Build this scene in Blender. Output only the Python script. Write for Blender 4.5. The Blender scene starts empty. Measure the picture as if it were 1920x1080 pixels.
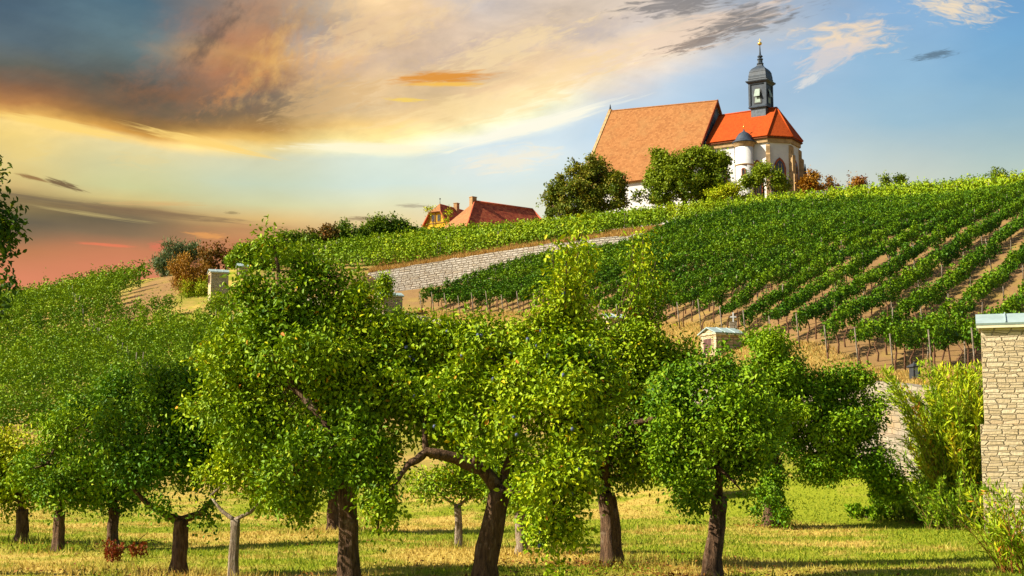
import bpy, math, random
import numpy as np
from mathutils import Vector, noise as mnoise

random.seed(7)
RNG = np.random.default_rng(11)
SC = bpy.context.scene
COL = SC.collection

# ------------------------------------------------------------------ camera
EYE = 1.6
FPX = 2667.0
PITCH = math.atan(330.0 / FPX)
cam_d = bpy.data.cameras.new("camera")
cam_d.sensor_width = 36.0
cam_d.lens = 36.0 * FPX / 1920.0
cam_d.clip_start = 0.1
cam_d.clip_end = 20000.0
cam = bpy.data.objects.new("camera", cam_d)
cam.location = (0, 0, EYE)
cam.rotation_euler = (math.pi / 2 + PITCH, 0, 0)
COL.objects.link(cam)
SC.camera = cam
SC.render.resolution_x, SC.render.resolution_y = 1024, 576

# ------------------------------------------------------------------ exposure
EXPO = 1.2
SC.view_settings.view_transform = 'Standard'
SC.view_settings.look = 'None'
SC.view_settings.exposure = EXPO
SC.view_settings.gamma = 1.0
SC.view_settings.use_curve_mapping = False

# ------------------------------------------------------------------ sun
SUN_AZ = math.radians(-101.0)      # clockwise from +Y: to the left and a little behind
SUN_EL = math.radians(36.0)
TO_SUN = Vector((math.sin(SUN_AZ) * math.cos(SUN_EL), math.cos(SUN_AZ) * math.cos(SUN_EL), math.sin(SUN_EL)))
sun_d = bpy.data.lights.new("sun", 'SUN')
sun_d.energy = 5.0
sun_d.angle = math.radians(0.5)
sun_d.color = (1.0, 0.9, 0.72)
sun = bpy.data.objects.new("sun", sun_d)
sun.rotation_euler = (-TO_SUN).to_track_quat('-Z', 'Y').to_euler()
sun.location = TO_SUN * 300
COL.objects.link(sun)


def ray(px, py):
    X, U = (px - 960.0) / FPX, (540.0 - py) / FPX
    c, s = math.cos(PITCH), math.sin(PITCH)
    return Vector((X, c - U * s, s + U * c))


def at(px, py, Y):
    """world point on the sight line of photo pixel (px, py) at distance Y along +Y"""
    d = ray(px, py)
    return Vector((0, 0, EYE)) + d * (Y / d.y)


def on_flat(px, py):
    d = ray(px, py)
    return Vector((0, 0, EYE)) + d * (-EYE / d.z)


def lin(c):
    return tuple(((v / 255.0) / 12.92) if v / 255.0 <= 0.04045 else (((v / 255.0) + 0.055) / 1.055) ** 2.4 for v in c)


# ------------------------------------------------------------------ world: Nishita plus an evening cloud layer
world = bpy.data.worlds.new("World")
SC.world = world
world.use_nodes = True
wt = world.node_tree
wt.nodes.clear()


class NT:
    """short-hand for building node trees"""
    def __init__(self, tree):
        self.t = tree

    def n(self, kind, **kw):
        nd = self.t.nodes.new(kind)
        for k, v in kw.items():
            setattr(nd, k, v)
        return nd

    def l(self, a, b):
        self.t.links.new(a, b)

    def put(self, sock, v):
        if hasattr(v, 'is_output') or isinstance(v, bpy.types.NodeSocket):
            self.l(v, sock)
        else:
            sock.default_value = v

    def math(self, op, a, b=None, c=None, clamp=False):
        nd = self.n('ShaderNodeMath', operation=op, use_clamp=clamp)
        self.put(nd.inputs[0], a)
        if b is not None:
            self.put(nd.inputs[1], b)
        if c is not None:
            self.put(nd.inputs[2], c)
        return nd.outputs[0]

    def maprange(self, v, a, b, c=0.0, d=1.0, smooth=True):
        nd = self.n('ShaderNodeMapRange')
        nd.interpolation_type = 'SMOOTHSTEP' if smooth else 'LINEAR'
        nd.clamp = True
        self.put(nd.inputs['Value'], v)
        nd.inputs['From Min'].default_value = a
        nd.inputs['From Max'].default_value = b
        nd.inputs['To Min'].default_value = c
        nd.inputs['To Max'].default_value = d
        return nd.outputs['Result']

    def mixc(self, f, a, b, blend='MIX'):
        nd = self.n('ShaderNodeMix', data_type='RGBA', blend_type=blend)
        self.put(nd.inputs[0], f)
        for s, v in ((nd.inputs[6], a), (nd.inputs[7], b)):
            if isinstance(v, (tuple, list)):
                s.default_value = (v[0], v[1], v[2], 1)
            else:
                self.put(s, v)
        return nd.outputs[2]

    def mixf(self, f, a, b):
        nd = self.n('ShaderNodeMix', data_type='FLOAT')
        self.put(nd.inputs[0], f)
        self.put(nd.inputs[2], a)
        self.put(nd.inputs[3], b)
        return nd.outputs[0]

    def noise(self, vec, scale, detail=4.0, rough=0.55, dist=0.0, dim='3D'):
        nd = self.n('ShaderNodeTexNoise', noise_dimensions=dim)
        if vec is not None:
            self.l(vec, nd.inputs['Vector'])
        nd.inputs['Scale'].default_value = scale
        nd.inputs['Detail'].default_value = detail
        nd.inputs['Roughness'].default_value = rough
        nd.inputs['Distortion'].default_value = dist
        return nd

    def ramp(self, fac, stops, interp='LINEAR'):
        nd = self.n('ShaderNodeValToRGB')
        cr = nd.color_ramp
        cr.interpolation = interp
        while len(cr.elements) > 1:
            cr.elements.remove(cr.elements[-1])
        for i, st in enumerate(stops):
            pos, c = st[0], st[1]
            e = cr.elements[0] if i == 0 else cr.elements.new(pos)
            e.position = pos
            e.color = (c[0], c[1], c[2], c[3] if len(c) > 3 else 1.0)
        self.put(nd.inputs[0], fac)
        return nd

    def combine(self, x, y, z):
        nd = self.n('ShaderNodeCombineXYZ')
        for s, v in zip(nd.inputs, (x, y, z)):
            self.put(s, v)
        return nd.outputs[0]


W = NT(wt)
tc = W.n('ShaderNodeTexCoord')
sep = W.n('ShaderNodeSeparateXYZ')
W.l(tc.outputs['Generated'], sep.inputs[0])
AZ = W.math('ARCTAN2', sep.outputs[0], sep.outputs[1])
EL = W.math('ARCSINE', sep.outputs[2])


def azel(px, py):
    d = ray(px, py).normalized()
    return math.atan2(d.x, d.y), math.asin(d.z)


# sky columns: (photo column, [(photo row, r, g, b, cloudiness)...]) - the colours of the evening sky by bearing and height
SKY = [
 (0, [(-120, 58, 78, 98, .6), (0, 62, 84, 104, .6), (60, 72, 90, 104, .7), (120, 84, 86, 82, .9), (160, 140, 102, 74, 1), (190, 176, 124, 74, 1), (212, 226, 176, 96, 1), (228, 252, 220, 138, 1), (248, 240, 210, 128, .6),
      (285, 226, 204, 136, .3), (320, 222, 198, 128, .3), (345, 208, 180, 118, .4), (368, 142, 122, 84, .6), (392, 138, 120, 82, .5), (415, 108, 100, 82, .4), (440, 142, 108, 86, .3), (468, 198, 124, 88, .2), (520, 230, 132, 102, .1)]),
 (240, [(-120, 64, 92, 112, .6), (0, 68, 98, 118, .6), (60, 82, 106, 118, .7), (110, 78, 92, 96, .9), (160, 92, 88, 80, 1), (200, 112, 96, 78, 1), (228, 150, 112, 66, 1), (246, 214, 158, 76, 1), (262, 250, 214, 136, 1), (278, 228, 214, 160, .5),
        (310, 214, 210, 160, .2), (350, 206, 206, 152, .2), (376, 214, 196, 132, .4), (394, 148, 122, 86, .6), (415, 116, 104, 82, .4), (440, 146, 110, 88, .4), (468, 208, 124, 92, .2), (500, 224, 128, 98, .1)]),
 (480, [(-120, 150, 140, 138, 1), (0, 172, 146, 128, 1), (40, 150, 124, 104, 1), (80, 176, 126, 90, 1), (115, 214, 160, 92, 1), (150, 160, 118, 90, 1), (185, 122, 108, 94, 1), (215, 136, 112, 82, 1), (242, 176, 134, 76, 1), (264, 236, 192, 106, 1), (284, 252, 226, 152, .8),
        (302, 214, 214, 180, .3), (345, 202, 214, 186, .1), (385, 212, 210, 162, .2), (412, 226, 190, 124, .4), (432, 206, 146, 100, .4), (460, 206, 128, 92, .2)]),
 (720, [(-120, 226, 198, 160, 1), (0, 236, 200, 150, 1), (60, 222, 186, 148, 1), (120, 208, 178, 148, 1), (160, 224, 188, 138, 1), (200, 216, 184, 136, 1), (238, 232, 192, 118, 1), (262, 254, 224, 148, 1), (282, 252, 238, 194, .8),
        (304, 208, 218, 202, .2), (350, 204, 218, 204, .1), (385, 220, 216, 174, .2), (425, 228, 198, 136, .3)]),
 (960, [(-120, 205, 194, 186, 1), (0, 212, 196, 184, 1), (60, 218, 192, 164, 1), (120, 222, 190, 150, 1), (160, 232, 196, 148, 1), (195, 242, 216, 166, 1), (222, 255, 240, 194, 1), (248, 254, 246, 222, .8),
        (268, 206, 220, 224, .3), (305, 220, 226, 220, .3), (345, 208, 220, 214, .1), (400, 224, 222, 196, .1)]),
 (1200, [(-120, 190, 178, 170, 1), (0, 206, 188, 170, 1), (40, 200, 186, 176, 1), (80, 234, 206, 172, 1), (120, 236, 212, 182, 1), (150, 224, 214, 204, .7), (178, 196, 208, 218, .3), (230, 178, 204, 224, .1), (300, 206, 220, 224, .1), (370, 216, 222, 212, .1)]),
 (1440, [(-120, 140, 158, 176, .5), (0, 150, 168, 190, .5), (50, 168, 182, 198, .5), (100, 152, 186, 220, .2), (200, 150, 186, 216, .1), (300, 182, 206, 218, .1), (360, 202, 212, 204, .1)]),
 (1680, [(-120, 104, 156, 204, .2), (0, 120, 168, 214, .2), (80, 126, 174, 214, .2), (150, 130, 178, 214, .1), (220, 140, 182, 208, .1), (330, 186, 202, 198, .1)]),
 (1920, [(-120, 84, 140, 194, .1), (0, 94, 152, 204, .1), (60, 100, 160, 208, .1), (130, 112, 166, 206, .1), (220, 132, 176, 202, .1), (320, 166, 192, 192, .1)]),
]
V0, V1 = -0.35, 3.0
RIM = {0: 228, 240: 258, 480: 281, 720: 278, 960: 244, 1200: 172, 1440: 100, 1680: 70, 1920: 60}
LOWEL = azel(960, 525)[1]
SKYK = 1.0 / (2.0 ** EXPO)
AZR = azel(1920, 250)[0]
rimr = W.ramp(W.maprange(AZ, -AZR, AZR, smooth=False), [((azel(cx, ry)[0] + AZR) / (2 * AZR) if 0 < cx < 1920 else float(cx > 0), (azel(cx, ry)[1],) * 3) for cx, ry in sorted(RIM.items())], 'B_SPLINE')
RIMEL = W.math('SUBTRACT', rimr.outputs[0], LOWEL)
wv = W.combine(W.math('MULTIPLY', AZ, 5.0), W.math('MULTIPLY', W.math('ADD', EL, W.math('MULTIPLY', AZ, 0.18)), 16.0), 0.3)
n1 = W.noise(wv, 1.9, 5.0, 0.55, 0.15)
wv2 = W.combine(W.math('MULTIPLY', AZ, 10.0), W.math('MULTIPLY', W.math('SUBTRACT', EL, W.math('MULTIPLY', AZ, 0.22)), 22.0), 2.3)
n2 = W.noise(wv2, 1.9, 7.0, 0.6, 0.25)
nsep = W.n('ShaderNodeSeparateColor')
W.l(n1.outputs['Color'], nsep.inputs[0])
hi = W.maprange(EL, 0.17, 0.27)        # high clouds billow, the low bands stay level
wamp = W.math('MULTIPLY_ADD', hi, 0.8, 0.2)
AZW = W.math('ADD', AZ, W.math('MULTIPLY', W.math('MULTIPLY', W.math('SUBTRACT', nsep.outputs[0], 0.5), 0.07), wamp))
ELW = W.math('ADD', EL, W.math('MULTIPLY', W.math('MULTIPLY', W.math('SUBTRACT', nsep.outputs[1], 0.5), 0.030), wamp))
fac = W.maprange(W.math('DIVIDE', W.math('SUBTRACT', ELW, LOWEL), RIMEL), V0, V1, smooth=False)
prev_c = prev_a = None
for i, (cx, stops) in enumerate(SKY):
    st = []
    for (py, r, g, b, a) in sorted(stops, key=lambda s: -s[0]):
        e = (azel(cx, py)[1] - LOWEL) / (azel(cx, RIM[cx])[1] - LOWEL)
        if cx >= 1440:
            r, g, b = r + 18, g + 10, b + 2      # thin high veil on the right
        elif 600 < cx < 1300:
            r, g, b = min(255, r + 10), min(255, g + 12), min(255, b + 14)
        elif cx < 300 and py < 150:
            r, g, b = r + 18, g + 18, b + 14
        elif cx < 500 and py > 430:
            r, g, b = r - 6, g + 6, b
        c = lin((r, g, b))
        st.append(((e - V0) / (V1 - V0), (c[0] * SKYK, c[1] * SKYK, c[2] * SKYK, a)))
    rp = W.ramp(fac, st)
    if prev_c is None:
        prev_c, prev_a = rp.outputs[0], rp.outputs[1]
    else:
        a0, a1 = azel(SKY[i - 1][0], 250)[0], azel(cx, 250)[0]
        f = W.maprange(AZW, a0, a1)
        prev_c = W.mixc(f, prev_c, rp.outputs[0])
        prev_a = W.mixf(f, prev_a, rp.outputs[1])
# cloud relief: broad and fine streaks, strongest where the sky is cloudy
rel = W.math('ADD', W.math('MULTIPLY', W.math('SUBTRACT', n2.outputs['Fac'], 0.5), 1.5), W.math('MULTIPLY', W.math('SUBTRACT', nsep.outputs[2], 0.5), 1.1))
gain = W.math('ADD', 1.0, W.math('MULTIPLY', rel, W.math('MULTIPLY_ADD', prev_a, 0.50, 0.02)))
gain = W.math('MAXIMUM', gain, 0.35)
gcol = W.n('ShaderNodeCombineColor')
W.l(gain, gcol.inputs[0])
W.l(W.math('MULTIPLY_ADD', gain, 0.94, 0.06), gcol.inputs[1])
W.l(W.math('MULTIPLY_ADD', gain, 0.80, 0.20), gcol.inputs[2])
skyc = W.mixc(1.0, prev_c, gcol.outputs[0], 'MULTIPLY')


def patch(skyc, cx, cy, rx, ry, rot, rgb, strength, rough=0.9, seed=0.0, sc=1.0, soft=0.75):
    """one separate cloud: an uneven oval round a bearing and height"""
    a0, e0 = azel(cx, cy)
    rx, ry = rx / FPX, ry / FPX
    da, de = W.math('SUBTRACT', AZ, a0), W.math('SUBTRACT', EL, e0)
    c, s = math.cos(rot), math.sin(rot)
    p = W.math('DIVIDE', W.math('ADD', W.math('MULTIPLY', da, c), W.math('MULTIPLY', de, s)), rx)
    q = W.math('DIVIDE', W.math('SUBTRACT', W.math('MULTIPLY', de, c), W.math('MULTIPLY', da, s)), ry)
    d = W.math('SQRT', W.math('ADD', W.math('MULTIPLY', p, p), W.math('MULTIPLY', q, q)))
    gm = math.sqrt(rx * ry)
    ka, kb = (1.3 * sc, 1.5 * sc) if soft <= 1 else (.75 * sc * rx / gm, 1.15 * sc * ry / gm)
    nn = W.noise(W.combine(W.math('MULTIPLY', p, ka), W.math('MULTIPLY', q, kb), seed), 1.6, 6.0, 0.6, 0.8 if soft <= 1 else .25)
    v = W.math('ADD', W.math('SUBTRACT', 1.0, d), W.math('MULTIPLY', W.math('SUBTRACT', nn.outputs['Fac'], 0.5), rough * 2.0))
    m = W.math('MULTIPLY', W.maprange(v, 0.05 - .35 * (soft > 1), soft), strength)
    c = lin(rgb)
    return W.mixc(m, skyc, tuple(v * SKYK for v in c))


for args in [
    (400, 120, 130, 90, 0.5, (200, 134, 92), 0.65, 1.5, 31.0, 1.5, 1.9),
    (480, 50, 120, 70, 0.7, (206, 154, 114), 0.6, 1.5, 32.0, 1.6, 1.9),
    (510, 115, 120, 42, 0.95, (236, 186, 112), 0.75, 1.6, 33.0, 2.0, 1.8),
    (390, 80, 110, 26, 0.9, (100, 88, 80), 0.7, 1.6, 34.0, 1.6, 1.4),
    (595, 65, 90, 70, 1.2, (160, 164, 166), 0.6, 1.5, 35.0, 1.4, 1.5),
    (330, 175, 170, 34, 0.1, (150, 106, 74), 0.6, 1.6, 36.0, 1.5, 1.5),
    (640, 120, 150, 26, 0.5, (236, 190, 128), 0.6, 1.6, 46.0, 1.8, 1.4),
    (440, 170, 90, 20, 0.6, (214, 150, 92), 0.7, 1.6, 47.0, 1.8, 1.4),
    (460, 205, 120, 18, 0.1, (120, 104, 90), 0.4, 1.5, 48.0, 1.6, 1.4),
    (790, 40, 160, 22, 0.35, (246, 216, 172), 0.6, 1.6, 49.0, 1.8, 1.3),
    (860, 95, 140, 18, 0.3, (196, 176, 166), 0.6, 1.6, 50.0, 1.8, 1.3),
    (1090, 60, 150, 24, 0.25, (196, 184, 182), 0.6, 1.6, 51.0, 1.8, 1.3),
    (110, 378, 170, 9, -0.09, (122, 106, 82), 0.8, 1.1, 52.0, 1.0, 1.0),
    (330, 404, 210, 11, -0.07, (132, 108, 82), 0.75, 1.1, 53.0, 1.0, 1.0),
    (170, 402, 150, 5, -0.1, (196, 176, 116), 0.7, 1.0, 54.0, 1.0, 1.0),
    (300, 382, 120, 7, 0.03, (218, 178, 118), 0.7, 1.1, 55.0, 1.0, 1.0),
    (470, 430, 130, 12, -0.03, (190, 138, 96), 0.6, 1.1, 56.0, 1.0, 1.0),
    (700, 60, 150, 50, 0.3, (240, 206, 156), 0.5, 1.5, 37.0, 1.6),
    (620, 190, 150, 40, 0.25, (222, 182, 126), 0.5, 1.5, 38.0, 1.6),
    (960, 90, 170, 40, 0.3, (250, 222, 172), 0.6, 1.5, 39.0, 1.6),
    (900, 200, 260, 40, 0.22, (255, 226, 168), 0.55, 1.4, 40.0, 1.4),
    (1000, 236, 230, 16, 0.26, (255, 251, 230), 1.0, 0.8, 41.0),
    (700, 279, 210, 15, 0.0, (255, 248, 212), 1.0, 0.7, 42.0),
    (380, 266, 170, 12, -0.17, (255, 216, 124), 0.95, 0.7, 43.0),
    (120, 236, 170, 14, -0.12, (255, 218, 124), 0.95, 0.7, 44.0),
    (1080, 130, 150, 34, 0.3, (250, 218, 166), 0.6, 1.5, 45.0, 1.6),
    (1300, 62, 230, 40, 0.22, (240, 214, 190), 0.8, 1.3, 12.0),
    (1400, 40, 150, 34, 0.16, (118, 117, 118), 0.85, 1.5, 1.0, 1.6, 1.0),
    (1310, 80, 90, 16, 0.2, (140, 126, 118), 0.8, 1.4, 2.0, 1.6),
    (1280, 5, 140, 26, 0.1, (128, 124, 124), 0.8, 1.4, 2.6, 1.4),
    (1590, 70, 120, 44, 0.05, (245, 220, 188), 0.9, 1.3, 3.0, 1.3, 1.0),
    (1560, 105, 90, 30, 0.35, (226, 212, 204), 0.7, 1.2, 3.5),
    (1790, 14, 95, 34, -0.25, (246, 224, 190), 0.9, 1.3, 4.0, 1.3, 1.0),
    (1515, 152, 40, 12, 0.5, (226, 224, 220), 0.8, 1.0, 5.0),
    (1755, 103, 55, 9, 0.1, (96, 120, 138), 0.85, 1.0, 6.0),
    (830, 146, 125, 16, 0.07, (226, 150, 58), 0.95, 0.8, 7.0),
    (835, 158, 100, 7, 0.02, (250, 196, 84), 0.9, 0.6, 7.5),
    (760, 187, 50, 6, 0.0, (252, 214, 96), 0.8, 0.8, 8.0),
    (960, 300, 105, 30, 0.12, (246, 238, 216), 0.75, 1.3, 9.0),
    (120, 346, 48, 8, -0.25, (112, 86, 62), 0.9, 0.8, 10.0),
    (60, 333, 40, 5, -0.2, (150, 112, 70), 0.9, 0.8, 11.0),
    (678, 410, 40, 6, 0.0, (156, 132, 100), 0.8, 0.9, 13.0),
    (775, 386, 40, 5, 0.0, (170, 158, 134), 0.7, 0.9, 14.0),
    (435, 399, 18, 4, 0.0, (150, 132, 92), 0.7, 0.8, 15.0),
    (200, 459, 70, 4, -0.03, (240, 128, 92), 0.8, 0.8, 16.0),
    (300, 462, 30, 12, 0.0, (226, 120, 92), 0.7, 1.1, 17.0),
    (390, 442, 50, 9, -0.05, (240, 166, 92), 0.7, 1.0, 18.0),
    (260, 300, 70, 22, 0.0, (232, 212, 150), 0.4, 1.2, 19.0),
    (40, 282, 70, 26, 0.0, (238, 210, 130), 0.5, 1.2, 20.0),
]:
    skyc = patch(skyc, *args)

sky = W.n('ShaderNodeTexSky', sky_type='NISHITA', sun_disc=False)
sky.sun_elevation = SUN_EL
sky.sun_rotation = SUN_AZ % (2 * math.pi)
sky.dust_density = 1.5
nish = W.n('ShaderNodeVectorMath', operation='SCALE')
W.l(sky.outputs[0], nish.inputs[0])
nish.inputs['Scale'].default_value = 1.0
bg_n = W.n('ShaderNodeBackground')
W.l(nish.outputs[0], bg_n.inputs['Color'])
bg_n.inputs['Strength'].default_value = 0.05
bg_c = W.n('ShaderNodeBackground')
W.l(skyc, bg_c.inputs['Color'])
bg_c.inputs['Strength'].default_value = 1.0
side = W.math('SUBTRACT', 1.0, W.maprange(W.math('ABSOLUTE', AZ), 0.55, 1.0))
upm = W.math('SUBTRACT', 1.0, W.maprange(EL, 0.42, 0.75))
cover = W.math('MULTIPLY', side, upm)
mx = W.n('ShaderNodeMixShader')
W.l(cover, mx.inputs[0])
W.l(bg_n.outputs[0], mx.inputs[1])
W.l(bg_c.outputs[0], mx.inputs[2])
wo = W.n('ShaderNodeOutputWorld')
W.l(mx.outputs[0], wo.inputs['Surface'])
try:
    world.cycles.sampling_method = 'MANUAL'
    world.cycles.sample_map_resolution = 512
except Exception:
    pass

SC.cycles.max_bounces = 6
SC.cycles.diffuse_bounces = 3
SC.cycles.glossy_bounces = 2
SC.cycles.transmission_bounces = 3
SC.cycles.transparent_max_bounces = 4


# ================================================================== materials
def new_mat(name):
    m = bpy.data.materials.new(name)
    m.use_nodes = True
    m.node_tree.nodes.clear()
    return m, NT(m.node_tree)


def finish(T, shader, bump=None):
    o = T.n('ShaderNodeOutputMaterial')
    T.l(shader, o.inputs['Surface'])


def principled(T, col, rough=0.8, spec=0.3, normal=None, metal=0.0):
    p = T.n('ShaderNodeBsdfPrincipled')
    if isinstance(col, (tuple, list)):
        p.inputs['Base Color'].default_value = (col[0], col[1], col[2], 1)
    else:
        T.l(col, p.inputs['Base Color'])
    T.put(p.inputs['Roughness'], rough)
    p.inputs['Specular IOR Level'].default_value = spec
    p.inputs['Metallic'].default_value = metal
    if normal is not None:
        T.l(normal, p.inputs['Normal'])
    return p


def bump(T, h, strength=0.5, dist=0.02):
    b = T.n('ShaderNodeBump')
    b.inputs['Strength'].default_value = strength
    b.inputs['Distance'].default_value = dist
    T.l(h, b.inputs['Height'])
    return b.outputs[0]


def leaf_mat(name, stops, trans=0.10, tcol=(1.25, 1.2, 0.4), rough=0.5, spec=0.10):
    m, T = new_mat(name)
    a = T.n('ShaderNodeAttribute', attribute_name='tint')
    r = T.ramp(a.outputs['Fac'], stops)
    p = principled(T, r.outputs[0], rough, spec)
    tr = T.n('ShaderNodeBsdfTranslucent')
    T.l(T.mixc(1.0, r.outputs[0], tcol, 'MULTIPLY'), tr.inputs['Color'])
    mix = T.n('ShaderNodeMixShader')
    mix.inputs[0].default_value = trans
    T.l(p.outputs[0], mix.inputs[1])
    T.l(tr.outputs[0], mix.inputs[2])
    finish(T, mix.outputs[0])
    return m


M = {}
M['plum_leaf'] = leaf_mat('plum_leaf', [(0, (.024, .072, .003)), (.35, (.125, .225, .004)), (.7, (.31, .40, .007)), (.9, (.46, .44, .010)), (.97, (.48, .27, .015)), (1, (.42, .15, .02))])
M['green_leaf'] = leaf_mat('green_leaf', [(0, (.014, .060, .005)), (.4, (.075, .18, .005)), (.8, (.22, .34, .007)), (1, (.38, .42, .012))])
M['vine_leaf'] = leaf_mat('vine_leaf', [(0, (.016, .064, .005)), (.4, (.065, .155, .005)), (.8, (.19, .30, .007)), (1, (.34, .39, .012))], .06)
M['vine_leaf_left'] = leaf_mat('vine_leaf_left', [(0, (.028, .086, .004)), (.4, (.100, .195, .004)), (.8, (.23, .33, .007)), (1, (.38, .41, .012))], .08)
M['tree_leaf'] = leaf_mat('tree_leaf', [(0, (.022, .060, .006)), (.5, (.085, .15, .009)), (.85, (.20, .26, .012)), (1, (.34, .28, .02))], .22)
M['walnut_leaf'] = leaf_mat('walnut_leaf', [(0, (.026, .060, .010)), (.5, (.09, .14, .014)), (.8, (.18, .20, .02)), (1, (.36, .19, .025))], .22)
M['autumn_leaf'] = leaf_mat('autumn_leaf', [(0, (.10, .05, .008)), (.4, (.26, .12, .012)), (.8, (.42, .22, .015)), (1, (.30, .06, .015))])
M['rust_leaf'] = leaf_mat('rust_leaf', [(0, (.05, .05, .010)), (.4, (.14, .09, .014)), (.8, (.28, .10, .018)), (1, (.36, .06, .015))])
M['willow_leaf'] = leaf_mat('willow_leaf', [(0, (.05, .12, .006)), (.4, (.17, .28, .008)), (.75, (.36, .43, .012)), (.92, (.52, .46, .015)), (1, (.45, .18, .02))])
M['grey_leaf'] = leaf_mat('grey_leaf', [(0, (.05, .085, .03)), (.5, (.12, .17, .07)), (1, (.26, .30, .14))])
M['red_leaf'] = leaf_mat('red_leaf', [(0, (.10, .018, .008)), (.5, (.22, .04, .012)), (1, (.26, .14, .02))])
M['litter'] = leaf_mat('litter', [(0, (.07, .025, .008)), (.5, (.17, .06, .015)), (1, (.30, .14, .03))], 0.1)


def bark_mat(name, dark, light, lichen, scale=1.0):
    m, T = new_mat(name)
    tco = T.n('ShaderNodeTexCoord')
    mp = T.n('ShaderNodeMapping')
    mp.inputs['Scale'].default_value = (22 * scale, 22 * scale, 5 * scale)
    T.l(tco.outputs['Object'], mp.inputs[0])
    n = T.noise(mp.outputs[0], 1.0, 6.0, 0.65, 0.6)
    r = T.ramp(n.outputs['Fac'], [(.3, dark), (.55, light), (.75, lichen)])
    n2 = T.noise(tco.outputs['Object'], 4.0, 5.0, 0.6)
    c = T.mixc(T.maprange(n2.outputs['Fac'], .55, .7), r.outputs[0], lichen)
    p = principled(T, c, 0.9, 0.15, bump(T, n.outputs['Fac'], 1.0, 0.07))
    finish(T, p.outputs[0])
    return m


M['bark'] = bark_mat('bark', (.028, .016, .010), (.125, .070, .038), (.21, .15, .10))
M['pale_bark'] = bark_mat('pale_bark', (.10, .07, .045), (.26, .20, .14), (.42, .36, .28))
M['vine_wood'] = bark_mat('vine_wood', (.06, .03, .018), (.16, .08, .045), (.26, .16, .10))
M['stake_wood'] = bark_mat('stake_wood', (.12, .09, .06), (.24, .20, .15), (.34, .30, .25))
M['green_twig'] = bark_mat('green_twig', (.10, .09, .02), (.22, .17, .04), (.34, .22, .05))
M['red_twig'] = bark_mat('red_twig', (.22, .06, .015), (.36, .12, .03), (.40, .2, .06))


def stone_mat(name, cols, bw=.42, bh=.16, mortar=.012, bumpd=.035, mort_col=(.20, .15, .09), stain=.5):
    m, T = new_mat(name)
    uv = T.n('ShaderNodeUVMap', uv_map='UVMap')
    nz = T.noise(uv.outputs[0], .5 / bw, 3.0, 0.55)
    ns = T.n('ShaderNodeSeparateColor')
    T.l(nz.outputs['Color'], ns.inputs[0])
    us = T.n('ShaderNodeSeparateXYZ')
    T.l(uv.outputs[0], us.inputs[0])
    vy = T.math('ADD', T.math('DIVIDE', us.outputs[1], bh), T.math('MULTIPLY', ns.outputs[0], .5))
    row = T.math('FLOOR', vy)
    wn = T.n('ShaderNodeTexWhiteNoise', noise_dimensions='1D')
    T.l(row, wn.inputs['W'])
    ux = T.math('ADD', T.math('MULTIPLY', T.math('DIVIDE', us.outputs[0], bw), T.math('MULTIPLY_ADD', wn.outputs['Value'], .7, .65)), T.math('MULTIPLY', wn.outputs['Value'], 37.0))
    cv = T.combine(ux, vy, 0.0)
    vo = T.n('ShaderNodeTexVoronoi', voronoi_dimensions='2D', feature='F1')
    ve = T.n('ShaderNodeTexVoronoi', voronoi_dimensions='2D', feature='DISTANCE_TO_EDGE')
    for v_ in (vo, ve):
        T.l(cv, v_.inputs['Vector'])
        v_.inputs['Scale'].default_value = 1.0
        v_.inputs['Randomness'].default_value = .40
    frac = T.math('FRACT', vy)
    course = T.math('MINIMUM', frac, T.math('SUBTRACT', 1.0, frac))
    edge = T.math('MINIMUM', T.math('MULTIPLY', ve.outputs['Distance'], 1.4), T.math('ADD', course, .03))
    joint = T.math('SUBTRACT', 1.0, T.maprange(edge, .01, mortar / bh * 1.1 + .03))
    cs = T.n('ShaderNodeSeparateColor')
    T.l(vo.outputs['Color'], cs.inputs[0])

    class br:
        outputs = {'Color': cs.outputs[0], 'Fac': joint}
    rc = T.ramp(br.outputs['Color'], [(i / (len(cols) - 1), c) for i, c in enumerate(cols)])
    fine = T.noise(uv.outputs[0], 14.0, 6.0, 0.65)
    big = T.noise(uv.outputs[0], 0.7, 5.0, 0.6)
    c = T.mixc(T.maprange(fine.outputs['Fac'], .3, .75, 0, .45), rc.outputs[0], cols[0])
    c = T.mixc(T.maprange(big.outputs['Fac'], .5, .72, 0, stain), c, (.42, .25, .09))
    c = T.mixc(br.outputs['Fac'], c, mort_col)
    h = T.math('ADD', T.math('MULTIPLY', T.math('SUBTRACT', 1.0, br.outputs['Fac']), 1.0), T.math('MULTIPLY', fine.outputs['Fac'], .7))
    h = T.math('ADD', h, T.math('MULTIPLY', br.outputs['Color'], .5))
    p = principled(T, c, 0.9, 0.2, bump(T, h, 1.0, bumpd))
    finish(T, p.outputs[0])
    return m


M['cream_stone'] = stone_mat('cream_stone', [(.44, .34, .20), (.55, .44, .28), (.64, .54, .37), (.50, .38, .22)], .26, .12, .009, .028, (.30, .235, .15))
M['white_stone'] = stone_mat('white_stone', [(.50, .45, .36), (.64, .59, .50), (.72, .67, .58), (.54, .46, .34)], .55, .22, .02, .07, (.20, .14, .09), .2)
M['wall_stone'] = stone_mat('wall_stone', [(.21, .175, .125), (.26, .225, .17), (.30, .265, .205), (.22, .175, .115)], .5, .2, .010, .02, (.14, .11, .07), .35)


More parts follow.
